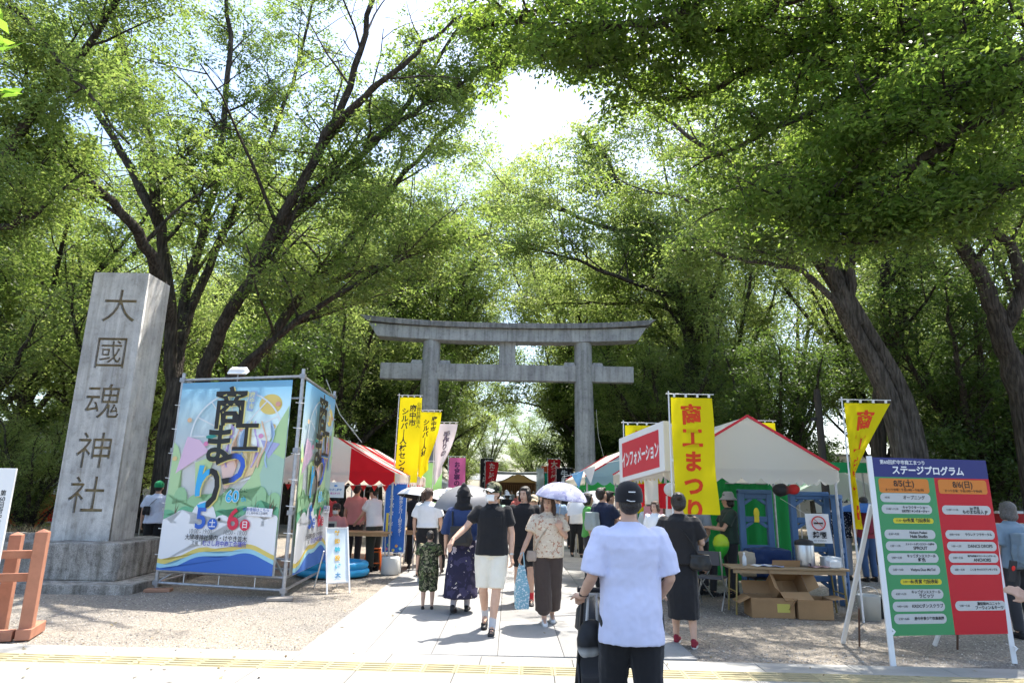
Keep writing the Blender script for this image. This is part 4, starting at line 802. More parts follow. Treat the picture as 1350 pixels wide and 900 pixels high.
# 13 the crowd farther down the path
cols = [(WHITEC, BLACKC, 'white shirt'), (cloth(.45, .12, .10), DKGREY, 'brick red shirt'), (cloth(.25, .35, .5), CREAM, 'blue shirt and cream trousers'), (BLACKC, BLACKC, 'black clothes'), (cloth(.6, .5, .35), NAVY, 'tan shirt'), (cloth(.30, .42, .34), DKGREY, 'sage green shirt'), (cloth(.62, .55, .60), cloth(.2, .2, .3), 'pale pink shirt')]
for k, (u, Y, f, c, ht, hr_, extra_l) in enumerate([(703, 11.6, PI, 4, 'cap', 'short', 'wearing a tan cap behind the teenager'), (628, 11.2, 0, 6, None, 'long', 'beside the hooded person'), (716, 13.4, PI, 0, None, 'short', 'just behind the tan cap'), (590, 13.6, 0, 3, 'wide', 'long', 'under the grey umbrella'), (548, 14.2, .1, 3, None, 'long', 'under the white and black umbrella'),
        (655, 16, PI, 5, 'wide', 'bob', 'far down the path left of centre'), (735, 16.5, 0, 2, None, 'short', 'partly behind the lavender parasol'), (684, 19, PI, 1, 'cap', 'short', 'in the middle distance on the path'), (745, 20, PI, 3, None, 'bob', 'in the distance left of the torii leg'), (640, 21, 0, 0, 'cap', 'short', 'in the distance beside the pink flag'), (700, 24, PI, 6, None, 'long', 'far off near the gate axis'), (668, 26, 0, 3, 'wide', 'bob', 'far off under the gate roof'), (620, 26, PI, 2, None, 'short', 'far off beyond the grey umbrella'), (760, 17.5, PI, 0, None, 'bob', 'by the right stalls in the distance'), (725, 28, 0, 4, 'cap', 'short', 'farthest back near the right flags'), (612, 17, 0, 1, None, 'bob', 'walking beyond the black hood'), (530, 15.6, .3, 0, None, 'bob', 'between the blue banner and the white umbrella'), (770, 23, .5, 5, None, 'short', 'standing before the torii base')]):
    X = float(P(u, 700, Y)[0]); tp, bt, nm = cols[c]
    person(f'person in {nm} {extra_l}', (X, Y, 0), f+.1*(k % 3), 1.56+.03*(k % 5), top=tp, bottom=bt, tfit=.03, hair=hr_, hat=ht, hatm=(WHITEC if k % 2 else cloth(.55, .45, .3)), vox=.016 if Y < 13 else .024, legs={'L': ((-.1, .1, .48), (-.1, .12, .09)), 'R': ((.1, -.02, .48), (.1, -.15, .12))}, blen=.1)

far = [o for o in list(COL.objects) if o.type == 'EMPTY' and o.name.startswith('person') and o.location.y > 18.5]
for k in range(26):
    o = copy_tree(far[k % len(far)]); Y = 27+k*1.5; o.location = (rnd.uniform(-2.4, 2.6), Y, 0); o.rotation_euler = (0, 0, rnd.choice([0, PI])+rnd.uniform(-.4, .4))
    o['label'] = 'small distant walker in the crowd far down the path'; o['group'] = 'distant crowd on the path'
# ------------------------------------------------------------------ lettering
def glyphs(body, size, m, parent, M4, off=0.0, ext=.001, align='CENTER', line=1.0, sx=1.0, name='lettering', split=None):
    cu = bpy.data.curves.new('t', 'FONT'); cu.body = body; cu.size = size; cu.align_x = align; cu.align_y = 'CENTER'; cu.space_line = line; cu.offset = off; cu.extrude = ext; cu.resolution_u = 3
    o = bpy.data.objects.new('t', cu); COL.objects.link(o); dg = bpy.context.evaluated_depsgraph_get()
    me = bpy.data.meshes.new_from_object(o.evaluated_get(dg)); bpy.data.objects.remove(o); bpy.data.curves.remove(cu)
    me.transform(Matrix.Diagonal((sx, 1, 1, 1))); me.materials.clear(); setmats(me, m)
    if split: me.transform(M4); M4 = Matrix()
    else: me.transform(M4)
    me.name = name; return link(name, me, parent)
def face(o, r, u, flip=False):
    """matrix for flat print: o origin, r to the reader's right, u up"""
    o, r, u = Vector(o), Vector(r).normalized(), Vector(u).normalized(); n = r.cross(u)
    return Matrix(((r.x, u.x, n.x, o.x), (r.y, u.y, n.y, o.y), (r.z, u.z, n.z, o.z), (0, 0, 0, 1)))
def vert(s): return '\n'.join('｜' if c == 'ー' else c for c in s)
def splitmat(name, ca, cb, axis, thr, rough=.6, soft=.06):
    m = mat(name, ca, rough); N = m.node_tree.nodes; L = m.node_tree.links; tc = N.new('ShaderNodeTexCoord'); s = N.new('ShaderNodeSeparateXYZ'); L.new(tc.outputs['Object'], s.inputs[0])
    r = N.new('ShaderNodeMapRange'); r.inputs['From Min'].default_value = thr-soft; r.inputs['From Max'].default_value = thr+soft; L.new(s.outputs['XYZ'.index(axis)], r.inputs[0])
    mx = N.new('ShaderNodeMix'); mx.data_type = 'RGBA'; mx.inputs[6].default_value = tuple(ca)+(1,); mx.inputs[7].default_value = tuple(cb)+(1,); L.new(r.outputs[0], mx.inputs[0]); L.new(mx.outputs[2], N['Principled BSDF'].inputs['Base Color']); return m
INK = C(.02, .02, .02, rough=.6); INKW = C(.80, .80, .80, rough=.6); POLE = C(.72, .73, .74, rough=.4); GALV = mat('galvanised_pipe', (.42, .43, .45), .42, vary=.25, vs=14, metal=.6, bump=.1, bs=40)

# ------------------------------------------------------------------ stone pillar with the carved name
def stonemat(name, a, b, dark, streak=True, sc_=1.0):
    m = bpy.data.materials.new(name); m.use_nodes = True; N = m.node_tree.nodes; L = m.node_tree.links; B_ = N['Principled BSDF']; B_.inputs['Roughness'].default_value = .9; B_.inputs['Specular IOR Level'].default_value = .2
    tc = N.new('ShaderNodeTexCoord')
    def ns(s, d, mp=None, rg=.6):
        n = N.new('ShaderNodeTexNoise'); n.inputs['Scale'].default_value = s; n.inputs['Detail'].default_value = d; n.inputs['Roughness'].default_value = rg
        if mp: q = N.new('ShaderNodeMapping'); q.inputs['Scale'].default_value = mp; L.new(tc.outputs['Object'], q.inputs[0]); L.new(q.outputs[0], n.inputs[0])
        else: L.new(tc.outputs['Object'], n.inputs[0])
        return n
    def ramp(f, e0, e1, p0, p1):
        r = N.new('ShaderNodeValToRGB'); e = r.color_ramp.elements; e[0].position = p0; e[1].position = p1; e[0].color = tuple(e0)+(1,); e[1].color = tuple(e1)+(1,); L.new(f, r.inputs[0]); return r.outputs[0]
    def mul(x, y, f=1.0):
        q = N.new('ShaderNodeMix'); q.data_type = 'RGBA'; q.blend_type = 'MULTIPLY'; q.inputs[0].default_value = f; L.new(x, q.inputs[6]); L.new(y, q.inputs[7]); return q.outputs[2]
    base = ramp(ns(70*sc_, 3, rg=.8).outputs[0], a, b, .35, .65)
    base = mul(base, ramp(ns(2.2*sc_, 8).outputs[0], (.72, .72, .72), (1.08, 1.07, 1.04), .35, .65))
    if streak: base = mul(base, ramp(ns(1.2, 6, (6, 6, .35)).outputs[0], dark, (1, 1, 1), .36, .56), .8)
    base = mul(base, ramp(ns(9, 7).outputs[0], dark, (1, 1, 1), .33, .48), .6)
    L.new(base, B_.inputs['Base Color']); bp = N.new('ShaderNodeBump'); bp.inputs['Strength'].default_value = .5; bp.inputs['Distance'].default_value = .01; L.new(ns(60*sc_, 6, rg=.8).outputs[0], bp.inputs['Height']); L.new(bp.outputs[0], B_.inputs['Normal']); return m
GRANITE = stonemat('granite', (.44, .43, .41), (.64, .625, .60), (.62, .60, .57)); ROUGHST = stonemat('rough_weathered_stone', (.22, .21, .19), (.50, .48, .45), (.38, .37, .34), True); TORII = stonemat('torii_granite', (.40, .405, .41), (.50, .505, .51), (.62, .61, .60), True, .6); TORIID = stonemat('torii_cap_stone', (.22, .215, .21), (.38, .375, .37), (.5, .5, .5), True, .6)
pil = thing('stone_pillar', 'tall square granite pillar carved 大國魂神社 on a rough plinth', 'stone pillar', (-7.2, 11.3, 0))
X0, X1, ZB, ZT = -.5, .5, .70, 5.42
mb = MB(); mb.box((0, .055+.35, (ZB+ZT)/2), (1.0, .70, ZT-ZB)); core = mb.build('shaft', GRANITE, pil)
mb = MB(); mb.add([(-.5, .055, ZT), (.5, .055, ZT), (.5, .755, ZT), (-.5, .755, ZT), (-.38, .18, ZT+.035), (.38, .18, ZT+.035), (.38, .64, ZT+.035), (-.38, .64, ZT+.035)], [(0, 1, 5, 4), (1, 2, 6, 5), (2, 3, 7, 6), (3, 0, 4, 7), (4, 5, 6, 7)]); mb.build('top_slope', GRANITE, pil)
# front slab: glyphs cut right through it, backed by the brown patina of the cutting
cu = bpy.data.curves.new('face', 'CURVE'); cu.dimensions = '2D'; cu.fill_mode = 'BOTH'; cu.resolution_u = 4
sp = cu.splines.new('POLY'); sp.points.add(3); sp.use_cyclic_u = True
for p_, q in zip(sp.points, ((X0, ZB), (X1, ZB), (X1, ZT), (X0, ZT))): p_.co = (q[0], q[1], 0, 1)
for ch, zc, s_, dx in (('大', 4.79, .66, .06), ('國', 3.93, .63, .03), ('魂', 3.05, .66, .03), ('神', 2.20, .66, .02), ('社', 1.45, .66, .01)):
    fc = bpy.data.curves.new('g', 'FONT'); fc.body = ch; fc.size = s_; fc.align_x = 'CENTER'; fc.offset = .042; fo = bpy.data.objects.new('g', fc); COL.objects.link(fo)
    bpy.context.view_layer.objects.active = fo
    for ob in bpy.context.selected_objects: ob.select_set(False)
    fo.select_set(True); bpy.ops.object.convert(target='CURVE'); fc = fo.data
    for s0 in fc.splines:
        s1 = cu.splines.new('BEZIER'); s1.bezier_points.add(len(s0.bezier_points)-1); s1.use_cyclic_u = True
        for a_, b_ in zip(s0.bezier_points, s1.bezier_points):
            D = Vector((dx, zc-s_*.38, 0)); b_.co = a_.co+D; b_.handle_left = a_.handle_left+D; b_.handle_right = a_.handle_right+D
            b_.handle_left_type = b_.handle_right_type = 'FREE'
    bpy.data.objects.remove(fo)
cu.extrude = .0275; cu.offset = 0
fo = bpy.data.objects.new('f', cu); COL.objects.link(fo); dg = bpy.context.evaluated_depsgraph_get(); me = bpy.data.meshes.new_from_object(fo.evaluated_get(dg)); bpy.data.objects.remove(fo)
me.transform(face((0, .0265, 0), (1, 0, 0), (0, 0, 1))); me.materials.clear(); me.materials.append(GRANITE); me.name = 'carved_face'; link('carved_face', me, pil)
mb = MB(); mb.add([(X0+.1, .046, ZB+.3), (X1-.1, .046, ZB+.3), (X1-.1, .046, ZT-.15), (X0+.1, .046, ZT-.15)], [(0, 1, 2, 3)]); mb.build('carving_bed', mat('carving_patina', (.24, .19, .11), .95, vary=.35, vs=9), pil)
mb = MB(); mb.sheet(lambda a, b: (0, 0, 0), 1, 1); 
def roughbox(c, d, m, name, parent, seg=14, amp=.02):
    bm = bmesh.new(); bmesh.ops.create_cube(bm, size=1); bmesh.ops.subdivide_edges(bm, edges=bm.edges, cuts=seg, use_grid_fill=True)
    for v in bm.verts:
        v.co = Vector((v.co.x*d[0], v.co.y*d[1], v.co.z*d[2]))+Vector(c); n = noise.noise(v.co*2.3)+.5*noise.noise(v.co*7); v.co += v.co.normalized()*0+Vector((noise.noise(v.co*3), noise.noise(v.co*3+Vector((9, 0, 0))), noise.noise(v.co*3+Vector((0, 9, 0)))*.6))*amp
    me = bpy.data.meshes.new(name); bm.to_mesh(me); bm.free(); me.materials.append(m); me.shade_smooth() if hasattr(me, 'shade_smooth') else None; return link(name, me, parent)
roughbox((.03, .42, .415), (1.9, 1.75, .57), ROUGHST, 'plinth', pil, 22, .03)
roughbox((-.2, .38, .06), (3.3, 2.55, .14), ROUGHST, 'step', pil, 20, .012)
wl = thing('stone_wall', 'low dark retaining wall with dry grass on top at the far left', 'wall', (-11.2, 12.6, 0))
for i in range(7):
    roughbox((-2.4+i*.8, 0, .2), (.78, .35, .38), ROUGHST, 'stone', wl, 3, .015); roughbox((-2.2+i*.8, .02, .56), (.77, .33, .33), ROUGHST, 'stone', wl, 3, .015)
n = 900; c = np.stack([rng.uniform(-2.6, 2.9, n), rng.uniform(-.1, .6, n), np.full(n, .73)], 1)
dv = norm(np.stack([rng.normal(0, .5, n), rng.normal(0, .5, n), np.ones(n)], 1)); L_ = rng.uniform(.06, .2, (n, 1)); wv = norm(np.cross(dv, rng.normal(0, 1, (n, 3))))*.005
g = link('dry_grass', quads('dry_grass', np.stack([c-wv, c+wv, c+dv*L_], 1), C(.28, .22, .12), None, 3), wl); tag(g, kind='stuff')
roughbox((0, .8, .34), (6, 1.2, .68), C(.09, .07, .05), 'earth_fill', wl, 4, .02)

# ------------------------------------------------------------------ torii
tr = thing('torii_gate', 'large grey stone torii gate spanning the approach', 'torii', (-.2, 28, 0), 0)
for sx in (-1, 1):
    mb = MB(); mb.lathe([(.60, -.05), (.60, .22), (.50, .26), (.47, .3), (.44, 3), (.405, 6), (.385, 8.08)], (0, 0, 0), 28); p_ = mb.build('pillar', TORII, tr); p_.location = (sx*3.36, 0, 0)
    sh = p_.data.vertices
    for v in sh: v.co.x -= sx*(v.co.z-8)*.012
def curved(hl0, hl1, z0, z1, rise, dep, m, name, xs=(-1, 1), yo=0, pw=2.6):
    mb = MB(); n = 22
    for half in ((xs[0], 0), (0, xs[1])):
        b0 = []
        for i in range(n+1):
            t = half[0]+(half[1]-half[0])*i/n
            up = rise*abs(t)**pw
            b0.append([(t*hl0, -dep/2, z0+up), (t*hl0, dep/2, z0+up), (t*hl1, dep/2, z1+up*1.15), (t*hl1, -dep/2, z1+up*1.15)])
        vs = [p for r_ in b0 for p in r_]; fs = [(i*4+k, i*4+(k+1) % 4, i*4+4+(k+1) % 4, i*4+4+k) for i in range(n) for k in range(4)]+[(3, 2, 1, 0), (n*4, n*4+1, n*4+2, n*4+3)]
        # small gap at the middle joint
        vs = [(x+(.004 if half[0] == 0 else -.004), y, z) for x, y, z in vs]; mb2 = MB(); mb2.add(vs, fs); mb2.build(name, m, tr, bevel=.012)
curved(5.75, 6.15, 8.05, 8.62, .16, .80, TORII, 'lintel_beam'); curved(6.2, 6.55, 8.625, 8.86, .24, 1.05, TORIID, 'cap_beam')
MB().box((0, 0, 8.44), (.03, .70, .74)).build('joint_mortar', C(.12, .12, .12), tr)
mb = MB(); mb.box((0, 0, 6.70), (11.1, .42, .70)); mb.build('tie_beam', TORII, tr, bevel=.012)
mb = MB(); mb.box((0, 0, 7.555), (.72, .40, 1.0)); mb.build('centre_strut', TORII, tr, bevel=.01)
for sx in (-1, 1):
    for s2 in (-1, 1): mb = MB(); mb.box((sx*3.36+s2*.62, 0, 7.13), (.5, .36, .15), taper=.85); mb.build('wedge', TORII, tr)

# ------------------------------------------------------------------ banner tower
fp = [Vector((-5.60, 10.9, 0)), Vector((-3.37, 10.3, 0)), Vector((-3.50, 12.7, 0))]; fp.append(fp[0]+fp[2]-fp[1]); FB = fp[0].copy()
tw = thing('banner_tower', 'scaffold pipe tower hung with the big blue and green festival banners', 'banner stand', FB); H_ = 3.38
for q in fp:
    q = q-FB; mb = MB(); mb.tube([q+Vector((0, 0, 0)), q+Vector((0, 0, H_+.12))], .030, 10); mb.build('pipe', GALV, tw)
    mb = MB(); mb.box(q+Vector((0, 0, .01)), (.16, .16, .02)); mb.build('base_plate', GALV, tw)
def pipe(a, b, r=.024): return MB().tube([a, b], r, 10).build('pipe', GALV, tw)
for i in range(4):
    a, b = fp[i]-FB, fp[(i+1) % 4]-FB
    for z in (.12, .30, H_): pipe(a+Vector((0, 0, z)), b+Vector((0, 0, z)), .022)
    for q in (a,):
        for z in (.12, 1.25, 2.2, H_):
            MB().box(q+Vector((.0, 0, z)), (.085, .085, .07)).build('clamp', C(.30, .31, .33, rough=.5, metal=.7), tw)
for z in (1.25, 2.2): pipe(fp[1]-FB+Vector((0, 0, z)), fp[2]-FB+Vector((0, 0, z+.0)), .018)
pipe(fp[1]-FB+Vector((0, 0, .3)), fp[3]-FB+Vector((0, 0, 2.0)), .018); pipe(fp[0]-FB+Vector((0, 0, .12)), (fp[0]-FB)*.85+(fp[1]-FB)*.15+Vector((0, .1, .32)), .014)
for i in range(3): q = (fp[0]-FB)*(1-.22-.28*i)+(fp[1]-FB)*(.22+.28*i); MB().tube([q+Vector((0, 0, .12)), q+Vector((0, 0, .33))], .008, 6).build('tie', WHITEP, tw)
for q, u_ in ((fp[0]-FB, 1), (fp[1]-FB, 1), (fp[2]-FB, 1)):
    for z in (.55, .95, 1.35, 1.75, 2.15, 2.55, 2.95): MB().tube([q+Vector((-.07, -.03, z)), q+Vector((.07, -.03, z-.01))], .006, 5).build('tie', WHITEP, tw)
for q, lab in ((fp[0]+Vector((.1, -.1, 0)), 'terracotta tile under the left foot of the banner tower'), (fp[1]+Vector((0, -.12, 0)), 'grey brown block under the front corner of the banner tower')):
    t_ = thing('paver_block', lab, 'block', q, .2); MB().box((0, 0, .022), (.38, .2, .045)).build('block', C(.36, .20, .13) if 'terra' in lab else C(.3, .27, .24), t_, bevel=.006)
lm = thing('floodlight', 'small white floodlight clamped on top of the banner tower', 'floodlight', P(313, 500, 10.72))
MB().tube([(0, 0, -.05), (0, 0, .10)], .012, 8).build('bracket', GALV, lm); mb = MB(); mb.box((0, 0, .15), (.32, .17, .09), rx=.5, taper=.8); mb.build('housing', WHITEP, lm, bevel=.01); mb = MB(); mb.box((0, -.055, .118), (.28, .012, .11), rx=-.9); mb.build('lens', C(.8, .82, .85, rough=.15), lm)

def ellipse(cx, cy, a, b, n=28, a0=0, a1=2*PI): return [(cx+a*math.cos(a0+(a1-a0)*i/n), cy+b*math.sin(a0+(a1-a0)*i/n)) for i in range(n if abs(a1-a0-2*PI) < 1e-6 else n+1)]
def banner(o, r, W, H, parent):
    """the festival banner print, x 0..1 across, y 0..1 downwards"""
    r = Vector(r).normalized(); n = r.cross(Vector((0, 0, 1))); K = [0]
    def pt(x, y, l): return Vector(o)+r*W*x+Vector((0, 0, H*(1-y)))+n*l
    m = bpy.data.materials.new('banner_sky_print'); m.use_nodes = True; N = m.node_tree.nodes; L = m.node_tree.links; tc = N.new('ShaderNodeTexCoord'); s = N.new('ShaderNodeSeparateXYZ'); L.new(tc.outputs['Generated'], s.inputs[0]); rp = N.new('ShaderNodeValToRGB'); e = rp.color_ramp.elements
    e[0].position = .55; e[0].color = (.78, .80, .80, 1); e[1].position = 1; e[1].color = (.20, .50, .76, 1); x = e.new(.82); x.color = (.48, .68, .78, 1); L.new(s.outputs[2], rp.inputs[0]); b = N['Principled BSDF']; b.inputs['Roughness'].default_value = .6; L.new(rp.outputs[0], b.inputs['Base Color'])
    t = N.new('ShaderNodeBsdfTranslucent'); L.new(rp.outputs[0], t.inputs[0]); mx = N.new('ShaderNodeMixShader'); mx.inputs[0].default_value = .35; L.new(b.outputs[0], mx.inputs[1]); L.new(t.outputs[0], mx.inputs[2]); L.new(mx.outputs[0], N['Material Output'].inputs[0])
    mb = MB(); mb.sheet(lambda a, c: pt(a, 1-c, .004*math.sin(a*9)*math.sin(c*7)), 16, 22); base = mb.build('banner_cloth', m, parent)
    def shape(poly, col, name, tr_=.35):
        K[0] += 1; l = .006+.0008*K[0]; mb = MB()
        bm = bmesh.new(); vs = [bm.verts.new(pt(min(max(x, 0.002), .998), min(max(y, .002), .998), l)) for x, y in poly]; f = bm.faces.new(vs); bmesh.ops.triangulate(bm, faces=[f]); me = bpy.data.meshes.new(name); bm.to_mesh(me); bm.free(); me.materials.append(C(*col, rough=.6)); return link(name, me, base)
    def text(s_, x, y, size, col, off=0, line=1, m=None, align='CENTER', sx=1, ext=.0004):
        K[0] += 1; return glyphs(s_, size, m or C(*col, rough=.6), base, face(pt(x, y, .0075+.0008*K[0]), r, (0, 0, 1)), off, ext, align, line, sx)
    LG, MG, DG = (.45, .64, .34), (.32, .55, .30), (.16, .44, .25)
    shape(ellipse(.83, .13, .10, .055), (.75, .58, .18), 'printed_sun')
    for k in range(14):   # ferris wheel
        a = 2*PI*k/14; c_, s__ = math.cos(a), math.sin(a); w_ = .006; shape([(.55+.02*c_-w_*s__, .30+.01*s__+w_*.6*c_), (.55+.40*c_-w_*s__, .30+.24*s__+w_*.6*c_), (.55+.40*c_+w_*s__, .30+.24*s__-w_*.6*c_), (.55+.02*c_+w_*s__, .30+.01*s__-w_*.6*c_)], (.72, .76, .78), 'printed_spoke')
    K[0] += 1; wm = MB(); rg = ellipse(.55, .30, .41, .245, 48, 0, 2*PI*.9999)
    for (xa, ya), (xb, yb) in zip(rg[:-1], rg[1:]): q4 = [(xa, ya), (xb, yb), (.55+(xb-.55)*.965, .30+(yb-.30)*.965), (.55+(xa-.55)*.965, .30+(ya-.30)*.965)]; wm.add([pt(x, y, .006+.0008*K[0]) for x, y in q4], [(3, 2, 1, 0)])
    wm.build('printed_wheel', C(.74, .78, .80), base)
    shape([(0, .33), (.05, .36), (.10, .46), (.09, .6), (.14, .75), (0, .78)], LG, 'printed_hill'); shape([(1, .14), (.93, .22), (.88, .34), (.80, .42), (.72, .52), (.60, .62), (.55, .76), (1, .80)], LG, 'printed_hill')
    shape([(.80, .50), (.86, .38), (1, .42), (1, .62), (.84, .60)], (.38, .56, .45), 'printed_hill')
    shape([(.12, .30), (.24, .32), (.33, .38), (.05, .50)], (.72, .50, .64), 'printed_cone'); shape([(.44, .42), (.62, .40), (.52, .62)], (.78, .55, .48), 'printed_cone'); shape([(.22, .44), (.40, .40), (.30, .60), (.26, .62)], (.52, .66, .34), 'printed_cone'); shape([(.62, .34), (.80, .36), (.74, .50), (.66, .52)], (.76, .60, .36), 'printed_cone')
    shape([(.78, .32), (.95, .34), (.86, .42)], (.40, .42, .66), 'printed_kite')
    for x, y, c_ in ((.12, .21, (.76, .48, .28)), (.90, .13, (.72, .36, .30)), (.88, .25, (.76, .56, .24)), (.03, .42, (.74, .55, .25)), (.60, .26, (.76, .45, .5)), (.78, .30, (.7, .3, .5)), (.30, .34, (.75, .25, .45))): shape(ellipse(x, y, .022, .013, 12), c_, 'printed_dot')
    for k in range(7):
        x0 = .50+.06*k; shape([(x0+.03*math.sin(j*.9+k), .22+.035*j) for j in range(8)]+[(x0+.012+.03*math.sin(j*.9+k), .22+.035*j) for j in range(7, -1, -1)], [(.5, .4, .7), (.75, .5, .35), (.4, .55, .75), (.76, .62, .3)][k % 4], 'printed_streamer')
    def lumps(xs, y0, col, h, yb, name='printed_trees'):
        pts = []
        for x, w_, hh in xs:
            for i in range(9): a = PI-PI*i/8; pts.append((x+w_*math.cos(a), y0-hh*abs(math.sin(a))))
        shape([(xs[0][0]-xs[0][1], yb)]+pts+[(xs[-1][0]+xs[-1][1], yb)], col, name)
    lumps([(.0, .09, .05), (.13, .07, .09), (.27, .08, .05), (.42, .08, .06), (.57, .08, .09), (.70, .07, .06), (.83, .07, .10), (.95, .07, .07)], .66, MG, 0, .85); lumps([(.03, .08, .03), (.2, .09, .05), (.36, .07, .02), (.52, .08, .04), (.70, .10, .06), (.84, .07, .09), (.96, .07, .06)], .72, DG, 0, .86)
    for x, y, h in ((.10, .62, .16), (.80, .60, .17), (.92, .57, .19), (.95, .62, .1), (.66, .68, .09)):
        shape([(x-.006, y+h), (x, y), (x+.006, y+h)], (.16, .12, .08), 'printed_trunk'); shape([(x, y+h*.5), (x+.03, y+h*.25), (x+.004, y+h*.6)], (.16, .12, .08), 'printed_trunk')
    lumps([(.04, .09, .02), (.17, .09, .07), (.36, .12, .12), (.53, .08, .05), (.66, .06, .03), (.80, .09, .08), (.95, .09, .06)], .76, (.80, .80, .80), 0, .97, 'printed_cloud')
    def wave(y0, col, nm): shape([(x/30, y0+.045*math.cos(x/30*4.4+.1)*-1*(1 if x < 14 else .8)*(-1)+.012*math.sin(x/30*14)) for x in range(31)]+[(1, 1), (0, 1)], col, nm)
    wave(.895, (.72, .58, .16), 'printed_wave'); wave(.918, (.34, .62, .72), 'printed_wave'); wave(.940, (.06, .16, .50), 'printed_wave')
    for a_, c_, d in ((.012, (.74, .64, .22), .006),):
        for ch, x, y, s_ in (('商', .49, .165, .37), ('工', .66, .318, .29), ('ま', .42, .355, .34), ('つ', .55, .480, .37), ('り', .37, .592, .41)): text(ch, x+a_, y+.004, s_*W*.92, c_, .016, sx=.9)
    text('商', .49, .165, .37*W*.92, (.03, .03, .03), .016, sx=.9); text('工', .66, .318, .29*W*.92, 0, .012, sx=.9, m=splitmat('ink_blue', (.03, .20, .55), (.03, .03, .03), 'Z', 2.19, soft=.01)); text('ま', .42, .355, .34*W*.92, 0, .016, sx=.9, m=C(.03, .035, .035, rough=.6))
    shape([(.30, .300), (.35, .290), (.41, .300), (.36, .312), (.31, .312)], (.04, .28, .24), 'printed_stroke')
    q = pt(.57, .480, 0); text('つ', .55, .480, .37*W*.92, 0, .016, sx=.9, m=splitmat('ink_indigo', (.03, .03, .03), (.05, .13, .55), 'X' if abs(r.x) > .5 else 'Y', (q.x if abs(r.x) > .5 else q.y)))
    q = pt(.365, .575, 0); text('り', .37, .592, .41*W*.92, 0, .018, sx=.9, m=splitmat('ink_sky', (.06, .42, .75), (.03, .03, .03), 'X' if abs(r.x) > .5 else 'Y', (q.x if abs(r.x) > .5 else q.y), soft=.012))
    shape([(.66, .055), (.72, .06), (.695, .17), (.64, .165)], (.30, .42, .62), 'printed_tag'); text('府\n中\n市', .68, .112, .045*W, (.72, .72, .40), .002, 1.0)
    text('地域とともに', .62, .585, .036*W, (.04, .10, .05), 0); text('60', .60, .617, .115*W, (.78, .78, .78), .014); text('60', .60, .617, .115*W, (.05, .45, .72), .006); text('th', .70, .628, .05*W, (.05, .45, .72), .001)
    text('5', .35, .735, .21*W, (.05, .14, .52), .010); text('6', .63, .735, .21*W, (.66, .04, .08), .010); text('・', .51, .738, .10*W, (.03, .03, .03), .004)
    shape(ellipse(.455, .757, .042, .028, 20), (.05, .14, .52), 'printed_disc'); text('土', .455, .757, .06*W, (.8, .8, .8), .002); shape(ellipse(.735, .757, .042, .028, 20), (.66, .04, .08), 'printed_disc'); text('日', .735, .757, .055*W, (.8, .8, .8), .002)
    text('10:00 - 19:00', .36, .797, .048*W, (.25, .25, .25), 0, sx=.8); text('10:00 - 18:00', .66, .797, .048*W, (.25, .25, .25), 0, sx=.8)
    text('大國魂神社境内・けやき並木', .50, .828, .045*W, (.04, .04, .04), .001, sx=.92); shape([(.27, .845), (.38, .845), (.38, .864), (.27, .864)], (.8, .8, .8), 'printed_box'); text('主催', .325, .8545, .030*W, (.1, .1, .1)); text('むさし府中商工会議所', .58, .855, .042*W, (.10, .10, .45), .001, sx=.9)
    shape([(.74, .665), (.96, .672), (.955, .715), (.735, .708)], (.80, .80, .82), 'printed_box')
    text('最新情報はこちら', .82, .680, .028*W, (.05, .12, .4)); text('むさし府中商工会議所', .82, .697, .020*W, (.2, .2, .25))
    return base
rf = (fp[1]-fp[0]).normalized(); nf = rf.cross(Vector((0, 0, 1)))
banner(Vector((0, 0, .32))+rf*.04+nf*.045, rf, (fp[1]-fp[0]).length-.19, H_-.38, tw)
rs = (fp[2]-fp[1]).normalized(); ns_ = rs.cross(Vector((0, 0, 1)))
banner(fp[1]-FB+Vector((0, 0, .32))+rs*.08+ns_*.04, rs, (fp[2]-fp[1]).length-.14, H_-.38, tw)

# ------------------------------------------------------------------ programme board
bo = Vector((3.86, 6.95, 0)); br = Vector((1.37, .22, 0)).normalized(); bu = Vector((.03, .07, 1.76)).normalized(); bn = br.cross(bu)
bd = thing('programme_board', 'green and red stage programme board on white A-frame legs', 'notice board', bo); BW, BH = 1.40, 1.77; b0 = Vector((0, 0, .28))
def bp_(x, y, l=0): return b0+br*x+bu*y-(-bn)*l
mb = MB(); mb.add([bp_(0, 0, -.012), bp_(BW, 0, -.012), bp_(BW, BH, -.012), bp_(0, BH, -.012), bp_(0, 0, 0), bp_(BW, 0, 0), bp_(BW, BH, 0), bp_(0, BH, 0)], [(3, 2, 1, 0), (4, 5, 6, 7), (0, 1, 5, 4), (1, 2, 6, 5), (2, 3, 7, 6), (3, 0, 4, 7)]); mb.build('panel', C(.45, .45, .45), bd)
def bshape(poly, col, l, name): return MB().add([bp_(x, y, l) for x, y in poly], [tuple(range(len(poly)))]).build(name, C(*col, rough=.5), bd)
def rr_(x0, y0, x1, y1, r_=None, n=6):
    r_ = r_ or (y1-y0)/2; out = []
    for cx, cy, a in ((x1-r_, y0+r_, -PI/2), (x1-r_, y1-r_, 0), (x0+r_, y1-r_, PI/2), (x0+r_, y0+r_, PI)):
        for i in range(n+1): out.append((cx+r_*math.cos(a+PI/2*i/n), cy+r_*math.sin(a+PI/2*i/n)))
    return out
GREENB, REDB, BLUEB = (.055, .27, .10), (.50, .012, .022), (.030, .035, .16)
XM = BW*.515; YT = BH*.885; bshape([(0, 0), (XM, 0), (XM, YT), (0, YT)], GREENB, .0015, 'green_half'); bshape([(XM, 0), (BW, 0), (BW, YT), (XM, YT)], REDB, .0015, 'red_half'); bshape([(0, YT), (BW, YT), (BW, BH), (0, BH)], BLUEB, .0015, 'header')
